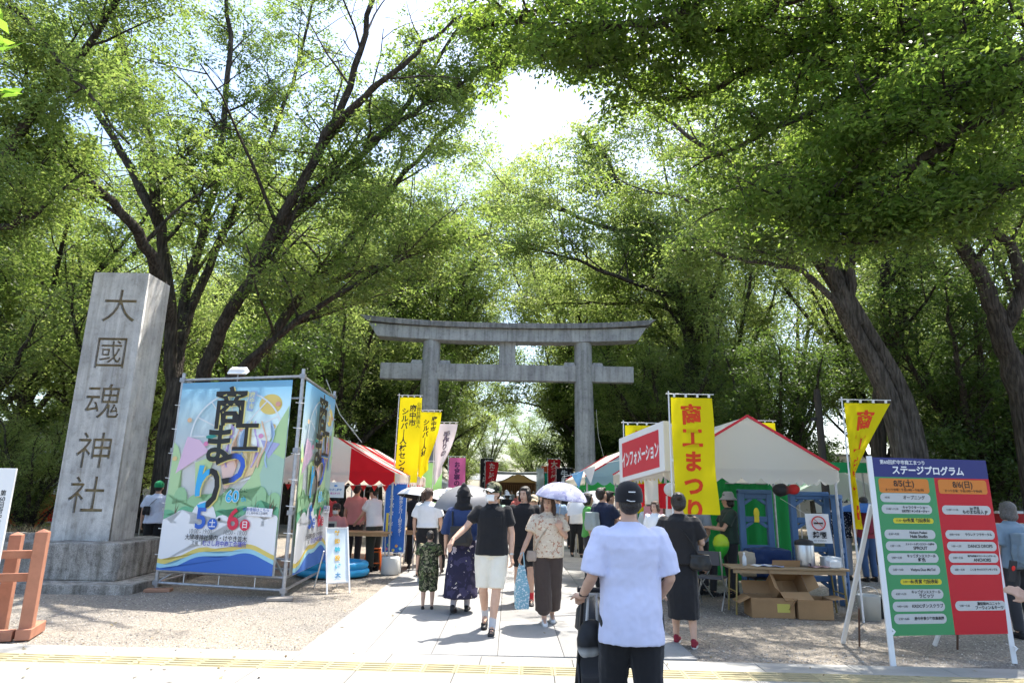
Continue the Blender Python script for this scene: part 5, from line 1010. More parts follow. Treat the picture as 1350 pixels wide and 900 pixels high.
def btext(s_, x, y, size, col=(.02, .02, .02), off=0, sx=1, align='CENTER'): return glyphs(s_, size, C(*col, rough=.6), bd, face(bp_(x, y, .0045), br, bu), off, .0004, align, 1, sx)
btext('第60回府中市商工まつり', .36, BH-.050, .050, (.75, .75, .75), .001, 1.0); btext('ステージプログラム', .66, BH-.135, .098, (.78, .78, .78), .003, 1.0)
for x0, s_, s2 in ((.045, '8/5(土)', 'まつり会場：午前10時〜午後7時'), (XM+.04, '8/6(日)', 'まつり会場：午前10時〜午後6時')):
    bshape(rr_(x0, YT-.165, x0+.60, YT-.015, .03), (.62, .20, .03), .003, 'orange_box'); btext(s_, x0+.30, YT-.07, .085, (.05, .03, .02), .002); btext(s2, x0+.30, YT-.135, .032, (.05, .03, .02))
GRY = (.50, .50, .48); YEL = (.62, .52, .03)
for side_, rows_ in ((0, [('10:30', 'オープニング', '', 0), ('11:00〜11:30', 'キャラクターショー', '王様戦隊 キングオージャー', 0), ('11:30〜0:30', '優秀賞 句読表彰', '', 1), ('0:30〜0:50', 'Nohara Pualani', 'Hula Studio', 0), ('1:00〜1:20', 'ストリートダンススクール府中', 'SPROUT', 0), ('2:00〜2:20', 'キッズダンススクール', '虹色', 0), ('3:00〜3:20', 'Violyre Duo MoTo!', '', 0), ('3:30〜4:00', '優秀賞 句読表彰', '', 1), ('4:00〜4:30', 'キッズダンススクール', 'ラビッツ', 0), ('4:40〜5:00', 'KRDCダンスクラブ', '', 0), ('5:30〜6:00', '府中市青少年吹奏楽団', '', 0)]),
    (1, [None, ('11:00〜11:30', 'Jay 勝見', 'ものまね芸人 JP', 0), None, ('0:00〜0:30', 'ラウレア フラサークル', '', 0), ('1:00〜1:20', 'DANCE DROPS', '', 0), ('2:00〜2:20', '明星中学校チアリーディングチーム', 'ANCHORS', 0), ('3:00〜3:30', 'こくま サックスアンサンブル', '', 0), None, None, ('5:00〜5:30', '腹話術PRユニット', 'フーウィン＆キーツ', 0), None])):
    for k, rw in enumerate(rows_):
        if not rw: continue
        y = YT-.215-k*.1175-(.02 if k > 2 else 0); x0 = .045 if not side_ else XM+.045; yl = rw[3]; h = .046 if not yl else .026; xa = x0+(.12 if yl else 0)
        bshape(rr_(xa, y-h-.002, x0+.60, y+h), YEL if yl else GRY, .003, 'entry_box'); btext(rw[0], x0+(.05 if not yl else .15), y, .030, (.05, .05, .05), 0, .9, 'LEFT')
        asc = lambda t: sum(.55 if ord(c) < 128 else 1 for c in t); w_ = max(asc(rw[1]), 6); s1 = min(.044, .34/w_)
        btext(rw[1], x0+.40, y+(.017 if rw[2] else 0), s1 if not rw[2] else min(s1, .034), (.03, .03, .03), .0008)
        if rw[2]: btext(rw[2], x0+.40, y-.022, min(.044, .34/max(asc(rw[2]), 6)), (.03, .03, .03), .0012)
def leg(a, b, w_=.04, m=WHITEP, name='leg'): return MB().bar(a, b, w_, w_*.8).build(name, m, bd)
leg(bp_(-.035, BH+.01, 0)+bn*.0, Vector((-.03, -.02, 0))+Vector((0, 0, 0)), .05); leg(bp_(BW+.0, BH-.3, -.04), Vector((1.34, .20, 0)), .045)
leg(bp_(-.03, BH*.72, -.05), Vector((.02, .93, 0))+Vector((-.02, .1, 0)), .04); leg(bp_(BW-.02, BH*.72, -.05), Vector((1.02, .98, 0)), .04)
for a in ((.10, .86), (1.16, .80)): MB().tube([(a[0], a[1], 0), (a[0]-.04, a[1]-.15, .42)], .012, 6).build('stake', C(.12, .07, .05), bd)
for a in ((-.01, .0, .30), (1.335, .2, .12)): MB().tube([(a[0], a[1]-.03, a[2]), (a[0]+.02, a[1]-.04, a[2]+.03), (a[0], a[1]-.03, a[2]+.05)], .012, 5).build('rope_knot', WHITEP, bd)

# ------------------------------------------------------------------ left edge: barrier and white sign
ORW = mat('terracotta_paint', (.42, .19, .12), .7, vary=.15, vs=5, bump=.15, bs=20)
fe = thing('wooden_barrier', 'terracotta painted wooden barrier with pyramid topped posts at the left edge', 'barrier', (-5.15, 7.45, 0), .35)
for x, y, h, nm in ((0, 0, 1.10, 1), (-.38, .50, 1.04, 0), (-2.4, .15, 1.06, 0)):
    mb = MB(); mb.box((x, y, h/2), (.12, .12, h)); q = [(x-.06, y-.06, h), (x+.06, y-.06, h), (x+.06, y+.06, h), (x-.06, y+.06, h), (x, y, h+.035)]; mb.add(q, [(0, 1, 4), (1, 2, 4), (2, 3, 4), (3, 0, 4)]); mb.build('post', ORW, fe, bevel=.004, weld=True)
for z in (.86, .62): mb = MB(); mb.box((-1.45, .08, z), (2.85, .05, .085)); mb.build('rail', ORW, fe, bevel=.004)
for y, dx in ((0, 0),): mb = MB(); mb.box((.0, .16, .06), (.14, .52, .11)); mb.build('foot_beam', ORW, fe, bevel=.006); mb = MB(); mb.box((-.50, -.02, .05), (.8, .14, .10)); mb.build('foot_beam', ORW, fe, bevel=.006)
ws_ = thing('white_sign', 'white upright sign with black vertical lettering cut off by the left edge', 'sign', (-5.58, 6.9, 0), 0)
mb = MB(); mb.box((0, 0, 1.13), (.84, .025, 1.28), ry=0); mb.build('panel', WHITEP, ws_, bevel=.003)
glyphs('第\n60\n回\n府\n中\n市\n商\n工\nま\nつ\nり', .062, INK, ws_, face((.335, -.014, 1.22), (1, 0, 0), (0, 0, 1)), .0008, .0005, 'CENTER', .95)
for x in (-.36, .36): MB().bar((x, .03, 1.7), (x, .03, 0), .03).build('leg', WHITEP, ws_)

# ------------------------------------------------------------------ flags
def flag(label, base, H_, W, L_, col, text=None, tcol=(.7, .05, .02), tsz=.3, rz=0, wave_=.05, furl=0, ph=0, tx=.5, sub=None, line=1.0, name='banner_flag', top=None, cat='banner flag', trc=.4, lean=0, group=None, off=.012):
    """pole, cross arm, ties and a cloth hanging from the arm; furl gathers the free lower corner back to the pole"""
    o = thing(name, label, cat, base, rz, group)
    MB().tube([(0, 0, 0), (lean*.5, 0, H_*.5), (lean, 0, H_+.04)], [.014, .013, .010], 8).build('pole', POLE, o)
    MB().tube([(lean-.04, 0, H_), (lean+W+.05, 0, H_)], .007, 6).build('arm', POLE, o)
    def cl(u, v):      # u across, v down
        zz = H_-.05-L_*v; k = 1-furl*min(1, v*(1.15 if furl < .9 else 1.75))**(1.6 if furl < .9 else .95)*.97; x = lean*(zz/H_)+.03+W*u*k; z = zz+(furl*u*v*L_*.45*(1-v*.3) if furl < .9 else 0)
        y = wave_*(math.sin(u*5+v*5+ph)*v+.5*math.sin(v*9+ph*2)*u)+furl*.10*math.sin(u*9)*v
        return (x, y, z)
    m = mat('flag_cloth', col, .8, trans=trc, spec=.1, vary=.04, vs=3); MB().sheet(lambda u, v: cl(u, 1-v), 14, 30).build('cloth', m, o)
    for i in range(4): u = (i+.3)/3.6; MB().box((lean+.03+W*u, 0, H_-.02), (.03, .018, .05)).build('tie', WHITEP, o)
    for v in (.25, .55, .85):
        if furl < .3 or v < .5: p_ = cl(0, v); MB().box((p_[0]-.018, p_[1]*.5, p_[2]), (.04, .014, .03)).build('tie', WHITEP, o)
    def put(s_, ux, sz, c_, v0, lp, of=off):
        n_ = len(s_)
        for i, ch in enumerate(s_):
            if ch == ' ': continue
            ch2 = '｜' if ch == 'ー' else ch
            vc = v0+(i+.5)*lp
            if vc > 1.02: break
            for side in (1, -1):
                if side == -1 and W < .6: continue
                g_ = glyphs(ch2, sz, C(*c_, rough=.8), None, Matrix(), of*sz/.3, 0)
                me = g_.data; bm = bmesh.new(); bm.from_mesh(me); bmesh.ops.triangulate(bm, faces=bm.faces)
                for v in bm.verts:
                    u = ux+v.co.x/W; vv = vc-v.co.y/L_; q = Vector(cl(min(max(u, 0), 1.0), min(max(vv, 0), 1))); v.co = q+Vector((0, -.004*side, 0))
                bm.to_mesh(me); bm.free(); g_.parent = o
                if side == -1: pass
    if text: put(text, tx, tsz, tcol, .05 if not top else top, line*tsz/L_)
    if sub:
        for s_, ux, sz, c_, v0 in sub: put(s_, ux, sz, c_, v0, sz*1.02/L_)
    return o
YELF = (.80, .68, .015); REDT = (.70, .06, .015)
b_ = P(884, 518, 9.2); flag('tall yellow flag reading 商工まつり in front of the white tent', (b_[0]-.03, 9.2, 0), 3.03, .60, 1.62, YELF, '商工まつり', REDT, .30, lean=0.0, tx=.47, ph=1, top=.06, line=1.10)
flag('yellow flag with its lower corner blown back, right corner of the white tent', (4.78, 9.25, 0), 3.00, .66, 1.75, YELF, '商工まつり', REDT, .30, furl=.93, tx=.52, ph=2, top=.06, line=1.1, wave_=.03)
flag('yellow flag rising behind the red information sign', (2.13, 12.2, 0), 2.93, .64, 1.6, YELF, '商工まつり', REDT, .27, tx=.5, ph=3, top=.06)
flag('yellow flag peeking over the ridge of the white tent', (5.75, 15.8, 0), 3.42, .7, 1.6, YELF, '商工', REDT, .27, ph=4)
flag('nearest yellow flag reading シルバー人材センター on the left of the path', (-2.72, 15.3, 0), 3.82, .52, 1.98, YELF, 'シルバー人材センター', (.03, .03, .03), .172, tx=.27, ph=0, lean=.05, top=.13, sub=[('府中市', .62, .17, (.03, .03, .03), .09), ('公益社団法人', .88, .10, (.25, .22, .02), .06)], off=.008)
flag('second yellow flag curling back behind the first one', (-2.40, 17.0, 0), 3.68, .55, 1.8, YELF, 'シルバー人材', (.03, .03, .03), .17, tx=.30, furl=.55, ph=2, top=.12, sub=[('府中市', .68, .15, (.03, .03, .03), .08)])
flag('white flag with pink edge reading 手作り twisting in the wind', (-2.12, 18.2, 0), 3.50, .60, 1.7, (.72, .66, .72), '手作りの', (.10, .06, .14), .2, tx=.55, furl=.65, ph=1, top=.15)
flag('pale green flag behind the white umbrella', (-2.60, 19.0, 0), 2.45, .62, 1.4, (.35, .66, .25), '入り', (.03, .03, .03), .24, tx=.45, ph=2, top=.55, sub=[('梅花', .7, .16, (.4, .5, .35), .1)])
flag('bright pink flag with dark lettering left of the torii axis', (-2.25, 24, 0), 2.85, .60, 1.9, (.72, .16, .38), 'お食事の大盛', (.12, .03, .10), .22, ph=1, top=.08)
for lab, u, v, Y, W, H2, col, txt, tc_, fu in (('black flag with white lettering beyond the pink flag', 633, 603, 38, .75, 2.2, (.03, .03, .035), '焼きそば', (.7, .7, .7), .5), ('red flag folding beside the black one at the left', 640, 607, 36, .7, 2.2, (.60, .03, .04), 'たこ焼', (.75, .6, .55), .35),
        ('red flag with gold lettering at the right of the gate', 722, 604, 34, .62, 2.2, (.55, .02, .03), '大盛焼鳥', (.7, .5, .4), 0), ('dark green flag right of the gate', 717, 622, 36, .6, 1.7, (.02, .26, .17), 'かき氷', (.3, .5, .4), .3), ('orange flag tucked behind the green one', 713, 613, 38, .5, 1.7, (.62, .12, .04), None, None, 0),
        ('black flag with white lettering beside the torii leg', 733, 616, 32, .75, 1.9, (.025, .025, .03), '牛串', (.7, .7, .7), 0), ('pale grey blue flag left of the green flag', 707, 616, 37, .4, 1.9, (.42, .50, .54), None, None, 0), ('black and white striped flag by the torii leg', 752, 624, 28, .6, 1.3, (.06, .06, .07), '祭', (.7, .7, .7), .5)):
    q = P(u, v, Y); flag(lab, (q[0], Y, 0), float(q[2]), W, H2*.9, col, txt, tc_ or (0, 0, 0), .34, furl=fu, ph=Y)
# blue board-like banner of the super ball stall
bb_ = thing('standing_banner', 'narrow blue banner reading スーパーボールすくい beside the left stall', 'banner', (-2.62, 13.6, 0), 0)
m = mat('blue_print', (.03, .14, .50), .5, vary=.25, vs=2); mb = MB(); mb.box((.30, 0, 1.07), (.42, .02, 1.34)); mb.build('panel', m, bb_)
mb = MB()
for a, b in (((.08, 0, .38), (.08, 0, 1.76)), ((.52, 0, .38), (.52, 0, 1.76)), ((.08, 0, 1.76), (.52, 0, 1.76)), ((.08, 0, .38), (.52, 0, .38))): MB().bar(a, b, .016).build('frame', WHITEP, bb_)
glyphs(vert('スーパーボールすくい'), .098, INKW, bb_, face((.22, -.013, 1.10), (1, 0, 0), (0, 0, 1)), .002, .0005, 'CENTER', .82); glyphs(vert('府中市シルバー人材センター'), .078, INKW, bb_, face((.41, -.013, 1.12), (1, 0, 0), (0, 0, 1)), .001, .0005, 'CENTER', .80)
for x, z, c_ in ((.16, .46, (.7, .2, .3)), (.30, .44, (.7, .6, .2)), (.44, .47, (.2, .6, .7)), (.36, .52, (.7, .35, .1)), (.2, .54, (.3, .65, .3))): MB().ball((x, -.012, z), (.030, .004, .030), 12).build('printed_ball', C(*c_), bb_)
MB().box((.15, 0, .95), (.05, .024, .42)).build('yellow_strip', C(.7, .55, .08), bb_)
for x in (.14, .46): MB().tube([(x, .02, .38), (x, .02, .0)], .012, 8).build('leg', POLE, bb_)
sb = thing('white_weight', 'white concrete weight block at the foot of the blue banner', 'weight block', (-2.33, 13.45, 0)); mb = MB(); mb.lathe([(.17, 0), (.185, .03), (.18, .30), (.16, .335), (.001, .34)], (0, 0, 0), 20); mb.build('block', C(.62, .61, .58), sb)

# ------------------------------------------------------------------ tents
TW = mat('white_canvas', (.78, .76, .71), .8, trans=.55, tcol=(.86, .82, .73), spec=.1, bump=.15, bs=3); TR = mat('red_canvas', (.62, .02, .03), .8, trans=.45, spec=.1, bump=.15, bs=3); TG = mat('green_canvas', (.025, .27, .08), .8, trans=.4, spec=.1); TB = mat('blue_grey_canvas', (.22, .35, .42), .8, trans=.4, spec=.1); TPURE = mat('pale_canvas', (.72, .74, .76), .8, trans=.4, spec=.1)
def tent(label, x0, x1, y0, y1, ze, zr, val=.22, roof=None, gable=None, edge=None, stripes=0, name='tent', cloth2=None, legs=True, group=None):
    """gabled event tent, ridge running away from the viewer"""
    xm = (x0+x1)/2; o = thing(name, label, 'tent', (xm, y0, 0), 0, group); w_ = (x1-x0)/2; D = y1-y0; roof = roof or TW; gable = gable or roof
    def sag(a, b): return -.05*math.sin(a*PI)*math.sin(b*PI*3)**2
    for s_ in (-1, 1):
        if stripes:
            for k in range(stripes):
                m = TR if k % 2 else TW; a0, a1 = k/stripes, (k+1)/stripes
                MB().sheet(lambda u, v: (s_*w_*(1-v), D*(a0+(a1-a0)*u), ze+(zr-ze)*v+sag(v, a0+(a1-a0)*u)), 4, 8).build('roof_stripe', m, o)
        else: MB().sheet(lambda u, v: (s_*w_*(1-v), D*u, ze+(zr-ze)*v+sag(v, u)), 18, 8).build('roof_slope', roof, o)
        def sc(u, n_): return ze-val*(.70+.30*abs(math.sin(u*PI*n_)))
        n_ = max(3, round(D/.3)); MB().sheet(lambda u, v: (s_*(w_+.006), D*u, ze*(v)+sc(u, n_)*(1-v)), n_*6, 1).build('side_valance', roof, o)
    for yy, nm in ((-.006, 'gable'), (D+.006, 'gable')):
        halves = [(-1, .33, TW), (.33, 1, TR)] if stripes else [(-1, 1, gable)]
        for a, b, m in halves:
            MB().sheet(lambda u, v: (w_*(a+(b-a)*u), yy+.02*math.sin(u*14)*math.sin(v*PI), ze+(zr-ze)*(1-abs(a+(b-a)*u))*v), 20, 6).build(nm, m, o)
            n2 = max(3, round(2*w_/.28*(b-a)/2)); MB().sheet(lambda u, v: (w_*(a+(b-a)*u), yy-.004, ze*v+(1-v)*(ze-val*(.62+.38*abs(math.sin(u*PI*n2))))), n2*8, 2).build('front_valance', m, o)
        if edge:
            for s_ in (-1, 1): MB().bar((s_*(w_+.01), yy-.008, ze+.005), (0, yy-.008, zr+.012), .02, .035).build('edge_trim', edge, o)
    if legs:
        for s_ in (-1, 1):
            for k in range(3 if D > 3 else 2): MB().tube([(s_*(w_-.04), .04+(D-.08)*k/(2 if D > 3 else 1), 0), (s_*(w_-.04), .04+(D-.08)*k/(2 if D > 3 else 1), ze)], .022, 8).build('leg', GALV, o)
            MB().tube([(s_*(w_-.04), .04, ze-.03), (s_*(w_-.04), D-.04, ze-.03)], .018, 6).build('frame_bar', GALV, o)
        for yy in (.05, D-.05): MB().tube([(-w_+.04, yy, ze-.03), (w_-.04, yy, ze-.03)], .018, 6).build('frame_bar', GALV, o); 
    return o
REDE = C(.60, .04, .06)
tent('white canvas tent with red piping and scalloped edge over the work table', 2.30, 4.93, 9.85, 14.6, 2.02, 2.80, .22, TW, TW, REDE)
tent('red and white striped tent over the super ball stall', -5.05, -2.32, 13.3, 18.2, 1.95, 2.68, .25, stripes=9, edge=None)
tent('white tent with a broad red hem behind the information stall', 1.75, 4.3, 15.2, 20.5, 2.0, 2.75, .2, TW, TB, REDE)
tent('bright green canopy beside the torii leg', 2.0, 3.7, 19.2, 21.5, 1.75, 2.52, .2, TG, TG)
tent('grey white tent beyond the striped tent on the left', -4.9, -2.6, 20.4, 24, 1.9, 2.5, .2, TPURE, TPURE)
tent('pale tent on the left far beyond the pink flag', -5.2, -2.8, 26, 31, 1.95, 2.6, .2, TPURE, TPURE)
tent('white tent with a green stripe far behind the right corner of the work tent', 9.6, 12.6, 22, 26, 1.8, 2.5, .3, mat('green_striped', (.20, .50, .25), .8, col2=(.72, .74, .72), vs=1.5, trans=.3), TPURE)
tent('white tent roof between the stone pillar and the banner tower', -11.6, -9.6, 21, 24, 1.5, 2.0, .2, TW, TW)
tent('pale yellow stall canopy at the right edge', 12.6, 17.0, 18, 21, 2.1, 2.9, .3, mat('yellow_green_canvas', (.55, .58, .08), .8, trans=.3), TB)
tent('white tent far down the right side of the path', 2.6, 5.2, 27, 33, 1.9, 2.6, .2, TW, TW, REDE); tent('pale tent far down the left side of the path', -5.5, -3.1, 34, 40, 1.9, 2.6, .2, TW, TW); tent('farthest white tent on the right side', 2.9, 5.4, 37, 43, 1.9, 2.6, .2, TPURE, TPURE)
for lab, x, y, w_, h, m, rz in (('green screen cloth closing the left part of the white tent', 3.45, 13.3, 2.1, 1.85, TG, 0), ('green screen cloth behind the blue racks', 4.75, 12.6, 1.3, 1.75, TG, .1)):
    o = thing('screen_cloth', lab, 'screen', (x, y, 0), rz); MB().sheet(lambda u, v: (w_*(u-.5), .05*math.sin(u*26)*(1-.4*v), .1+h*v), 60, 3).build('cloth', m, o); MB().tube([(-w_/2, 0, h+.1), (w_/2, 0, h+.1)], .014, 6).build('rail', GALV, o)
o = thing('draped_cloth', 'red and white curtain hung across the far left background', 'curtain', (-13.6, 18.6, 0), 0)
for k in range(1, 8): MB().sheet(lambda u, v: (-3.6+.8*(k+u), .04*math.sin((k+u)*7), .60+.72*v), 6, 3).build('panel', TR if k % 2 else TW, o)
MB().tube([(-3, 0, 1.34), (3, 0, 1.34)], .015, 6).build('rail', GALV, o)
for lab, x, m in (('red festival stall cloth seen past the sapling', -12.4, TR), ('pink and white stall cloth near the left sign', -13.3, mat('pink_canvas', (.68, .35, .42), .8, trans=.4))):
    o = thing('stall_cloth', lab, 'cloth', (x, 17.2, 0)); MB().sheet(lambda u, v: (.9*(u-.5), .05*math.sin(u*17), .6+.75*v-.15*u), 20, 3).build('cloth', m, o)

# ------------------------------------------------------------------ umbrellas
def umbrella(label, c, R_, m, h=.22, tilt=(0, 0), stick=.7, ribs=8, under=None, name='umbrella'):
    o = thing(name, label, 'umbrella', c); o.rotation_euler = (tilt[0], tilt[1], .2)
    def pt(a, t):
        k = 1-.06*(1-abs(math.cos(a*ribs/2)))*t*t if False else 1-.055*abs(math.sin(a*ribs/2))*t; r_ = R_*math.sin(t*1.25)/math.sin(1.25)*k; return (r_*math.cos(a), r_*math.sin(a), h*(math.cos(t*1.35)-math.cos(1.35))/(1-math.cos(1.35)))
    MB().sheet(lambda u, v: pt(2*PI*u, max(v, .001)), ribs*6, 8).build('canopy', m, o)
    if under: MB().sheet(lambda u, v: tuple(np.array(pt(2*PI*u, max(v, .001)))*np.array([.985, .985, .97])-np.array([0, 0, .006])), ribs*6, 8).build('lining', under, o)
    for k in range(ribs): a = 2*PI*k/ribs; MB().tube([tuple(np.array(pt(a, t))-np.array([0, 0, .012])) for t in (.02, .35, .7, 1)], .0025, 4).build('rib', STEEL, o)
    MB().tube([(0, 0, h+.05), (0, 0, h), (0, 0, h-stick)], .006, 6).build('shaft', STEEL, o); MB().tube([(0, 0, h-stick), (0, 0, h-stick-.09)], .013, 8).build('handle', BLACKM, o); return o
UF = patmat('lavender_floral', (.33, .33, .46), [((.45, .45, .57), 11, .52), ((.23, .23, .38), 16, .60)], 8)
q = P(740, 656, 8.72); umbrella('lavender parasol with a pale floral print held by the woman in the floral blouse', (q[0], 8.72, q[2]), .355, UF, .20, (.10, .10), .55, under=C(.30, .30, .42))
q = P(612, 668, 10.0); umbrella('grey umbrella held by the person in the black hood', (q[0]+.02, 10.0, q[2]+.05), .48, C(.20, .20, .21, rough=.4), .27, (.15, -.12), .6)
q = P(553, 656, 13.0); umbrella('white umbrella with black lining beside the woman in the white T-shirt', (q[0], 13.0, q[2]), .44, WHITEC, .20, (-.1, .15), .6, under=BLACKC)
q = P(588, 655, 15.2); umbrella('small white umbrella behind the ponytail', (q[0], 15.2, q[2]), .42, WHITEC, .18, (0, .1), .6)
q = P(1143, 676, 13.6); umbrella('blue umbrella beyond the right corner of the white tent', (q[0], 13.6, q[2]), .55, mat('blue_umbrella', (.04, .17, .48), .6, trans=.3), .2, (0, .05), .7)
q = P(778, 668, 13.2); umbrella('white umbrella right of the lavender parasol', (q[0], 13.2, q[2]), .5, WHITEC, .3, (0, -.35), .6)

# ------------------------------------------------------------------ information sign and its stall
sg = thing('information_sign', 'red sign reading インフォメーション in white on a white frame', 'sign', (1.93, 11.0, 0)); a = Vector((0, 0, 0)); b = Vector((.42, -1.45, .16)); rr = b.normalized(); sn = Vector((rr.x, rr.y, 0)).normalized().cross(Vector((0, 0, 1)))
def quadbox(o_, c0, r, W, z0, z1, th, m, name):
    n = r.cross(Vector((0, 0, 1))); p = [c0+r*x+Vector((0, 0, z))+n*y for y in (0, th) for x, z in ((0, z0), (W, z0), (W, z1), (0, z1))]; return MB().add(p, [(3, 2, 1, 0), (4, 5, 6, 7), (0, 1, 5, 4), (1, 2, 6, 5), (2, 3, 7, 6), (3, 0, 4, 7)]).build(name, m, o_)
quadbox(sg, a, rr, 1.51, 1.80, 2.52, .10, WHITEP, 'sign_box'); quadbox(sg, a+sn*.10+rr*.12, rr, 1.24, 1.87, 2.42, .004, C(.60, .045, .07, rough=.4), 'red_panel'); glyphs('インフォメーション', .265, INKW, sg, face(a+sn*.107+rr*.74+Vector((0, 0, 2.12)), rr, (0, 0, 1)), .008, .0005, 'CENTER', 1, .52)
for s_ in (.05, 1.46): MB().tube([a+rr*s_+sn*-.05, a+rr*s_+sn*-.05+Vector((0, 0, 2.5))], .02, 8).build('post', WHITEP, sg)
ck = thing('stall_curtain', 'short red and white curtain with a fringe under the information sign', 'curtain', (2.0, 10.8, 0)); 
for k in range(3): MB().sheet(lambda u, v: (rr.x*.44*(k+u), rr.y*.44*(k+u)+.02*math.sin(u*9), 1.42+.36*v+(.05 if k == 1 else 0)), 6, 2).build('panel', TR if k != 1 else TW, ck)
for k in range(12): p0 = rr*(.44+.44*k/12)+Vector((0, 0, 1.47)); MB().add([p0, p0+rr*.036, p0+rr*.018-Vector((0, 0, .09))], [(0, 1, 2)]).build('fringe', TW, ck)
for lab, off_, c_, s_ in (('pink paper notice hanging in the information stall', .35, C(.62, .28, .30), .30), ('white paper strip hanging by the sign post', 1.05, WHITEP, .12)):
    o = thing('paper_notice', lab, 'notice', (2.0+rr.x*off_, 10.7+rr.y*off_, 0), 0); MB().sheet(lambda u, v: (s_*u, .01*math.sin(v*4), 1.22+(.22 if s_ > .2 else .38)*v), 4, 4).build('sheet', c_, o); MB().tube([(s_/2, 0, 1.6), (s_/2, 0, 1.85)], .002, 4).build('string', WHITEP, o)
q = P(885, 645, 9.4); o = thing('paper_lantern', 'round white paper lantern hanging by the yellow flag', 'lantern', (q[0], 9.4, q[2])); mb = MB(); mb.ball((0, 0, 0), (.105, .105, .10), 24)
mb.v = [(x*(1+.012*math.sin(z*170)), y*(1+.012*math.sin(z*170)), z) for x, y, z in mb.v]; mb.build('shade', mat('lantern_paper', (.72, .72, .70), .7, trans=.4), o); MB().tube([(0, 0, .10), (.02, .3, .42)], .002, 4).build('string', WHITEP, o)
bt = thing('bunting', 'string of little blue and white pennants left of the green canopy', 'bunting', (1.05, 13.2, 0)); MB().tube([(0, 0, 1.93), (.28, 0, 1.99), (.6, 0, 2.16), (1.3, -.3, 2.3)], .005, 5).build('string', WHITEP, bt)
for k, (x, z, c_) in enumerate(((.20, 1.99, C(.15, .36, .66)), (.44, 2.08, C(.62, .68, .74)))): MB().add([(x-.02, 0, z), (x+.24, 0, z+.08), (x+.14, .02, z-.28)], [(0, 1, 2)]).build('pennant', mat('pennant', (.16, .38, .66) if k == 0 else (.6, .62, .66), .8, trans=.4), bt)
# lights and bunting under the striped tent
bt = thing('bunting', 'row of small red pennants strung under the striped tent', 'bunting', (-3.7, 13.5, 0)); MB().tube([(-1.2, 0, 1.72), (0, 0, 1.68), (1.3, 0, 1.72)], .004, 5).build('string', WHITEP, bt)
for k in range(11): x = -1.1+.22*k; MB().add([(x, 0, 1.70), (x+.13, 0, 1.70), (x+.065, .01, 1.58)], [(0, 1, 2)]).build('pennant', C(.60, .03, .03), bt)
wp_ = thing('poster', 'white poster with blue and pink print hanging from the striped tent', 'poster', (-3.45, 13.15, 0)); MB().box((0, 0, 1.60), (.34, .006, .30)).build('sheet', WHITEP, wp_); glyphs('むさし府中', .05, C(.06, .22, .5), wp_, face((0, -.005, 1.60), (1, 0, 0), (0, 0, 1)), .001, .0004); glyphs('商工まつり', .04, C(.6, .12, .35), wp_, face((0, -.005, 1.53), (1, 0, 0), (0, 0, 1)), .001, .0004); MB().ball((0, -.004, 1.68), (.035, .003, .02), 12).build('emblem', C(.10, .25, .55), wp_)

# ------------------------------------------------------------------ left stall furniture
WOOD = mat('table_wood', (.42, .25, .12), .6, vary=.2, vs=4); BRASS = C(.30, .23, .08, rough=.5)
def folding_table(label, c, W, D, h, rz=0, top=WOOD, legm=GALV):
    o = thing('folding_table', label, 'table', c, rz); MB().box((0, 0, h-.015), (W, D, .03)).build('tabletop', top, o, bevel=.004); MB().box((0, -D/2+.04, h-.06), (W-.1, .03, .05)).build('apron', top, o)
    for x in (-1, 1):
        for y in (-1, 1): MB().tube([(x*(W/2-.10), y*(D/2-.04), h-.03), (x*(W/2-.06), y*(D/2-.03), 0)], .013, 8).build('leg', legm, o)
        MB().tube([(x*(W/2-.08), -D/2+.04, .30), (x*(W/2-.08), D/2-.04, .30)], .009, 6).build('crossbar', legm, o)
    return o
folding_table('wooden topped table across the front of the super ball stall', (-3.35, 13.55, 0), 2.0, .5, .80); folding_table('wooden table end jutting out behind the blue banner', (-2.15, 14.6, 0), .5, 1.2, .80)
tb = folding_table('long folding table with thin brown top in the white tent', (3.99, 9.80, 0), 1.66, .45, .64, -.05, C(.34, .24, .14, rough=.5), BRASS)
o = thing('paddling_pool', 'bright blue inflatable pool on the ground by the left stall', 'inflatable pool', (-3.35, 13.0, 0))
for z, r_ in ((.09, .50), (.21, .48)): MB().tube([(r_*math.cos(a)*1.25, r_*math.sin(a), z) for a in np.linspace(0, 2*PI, 33)], .075, 10, cap=False).build('ring', C(.03, .36, .68, rough=.3, spec=.5), o)
MB().lathe([(.45, .10), (.001, .10)], (0, 0, 0), 24, sx=1.2).build('floor', C(.05, .40, .68), o); MB().lathe([(.42, .20), (.001, .20)], (0, 0, 0), 24, sx=1.22).build('water', C(.06, .28, .42, rough=.08, spec=.6), o)
o = thing('plastic_stool', 'orange plastic stool beside the white weight block', 'stool', (-2.78, 13.95, 0), .3)
MB().box((0, 0, .44), (.28, .28, .03)).build('seat', C(.70, .13, .02, rough=.4), o, bevel=.01)
for x in (-1, 1):
    for y in (-1, 1): MB().bar((x*.11, y*.11, .43), (x*.16, y*.16, 0), .05, .03).build('leg', C(.70, .13, .02, rough=.4), o)
for y in (-1, 1): MB().bar((-.14, y*.14, .16), (.14, y*.14, .16), .03, .02).build('stretcher', C(.70, .13, .02, rough=.4), o); MB().bar((-.11, y*.12, .38), (.11, y*.12, .38), .07, .02).build('panel', C(.70, .13, .02, rough=.4), o)
o = thing('walking_stick', 'dark walking stick leaning by the end of the stall table', 'stick', (-1.95, 13.6, 0)); MB().tube([(-.05, 0, 0), (.12, .1, .85), (.08, .1, .90), (.02, .1, .88)], .010, 6).build('stick', BLACKM, o)
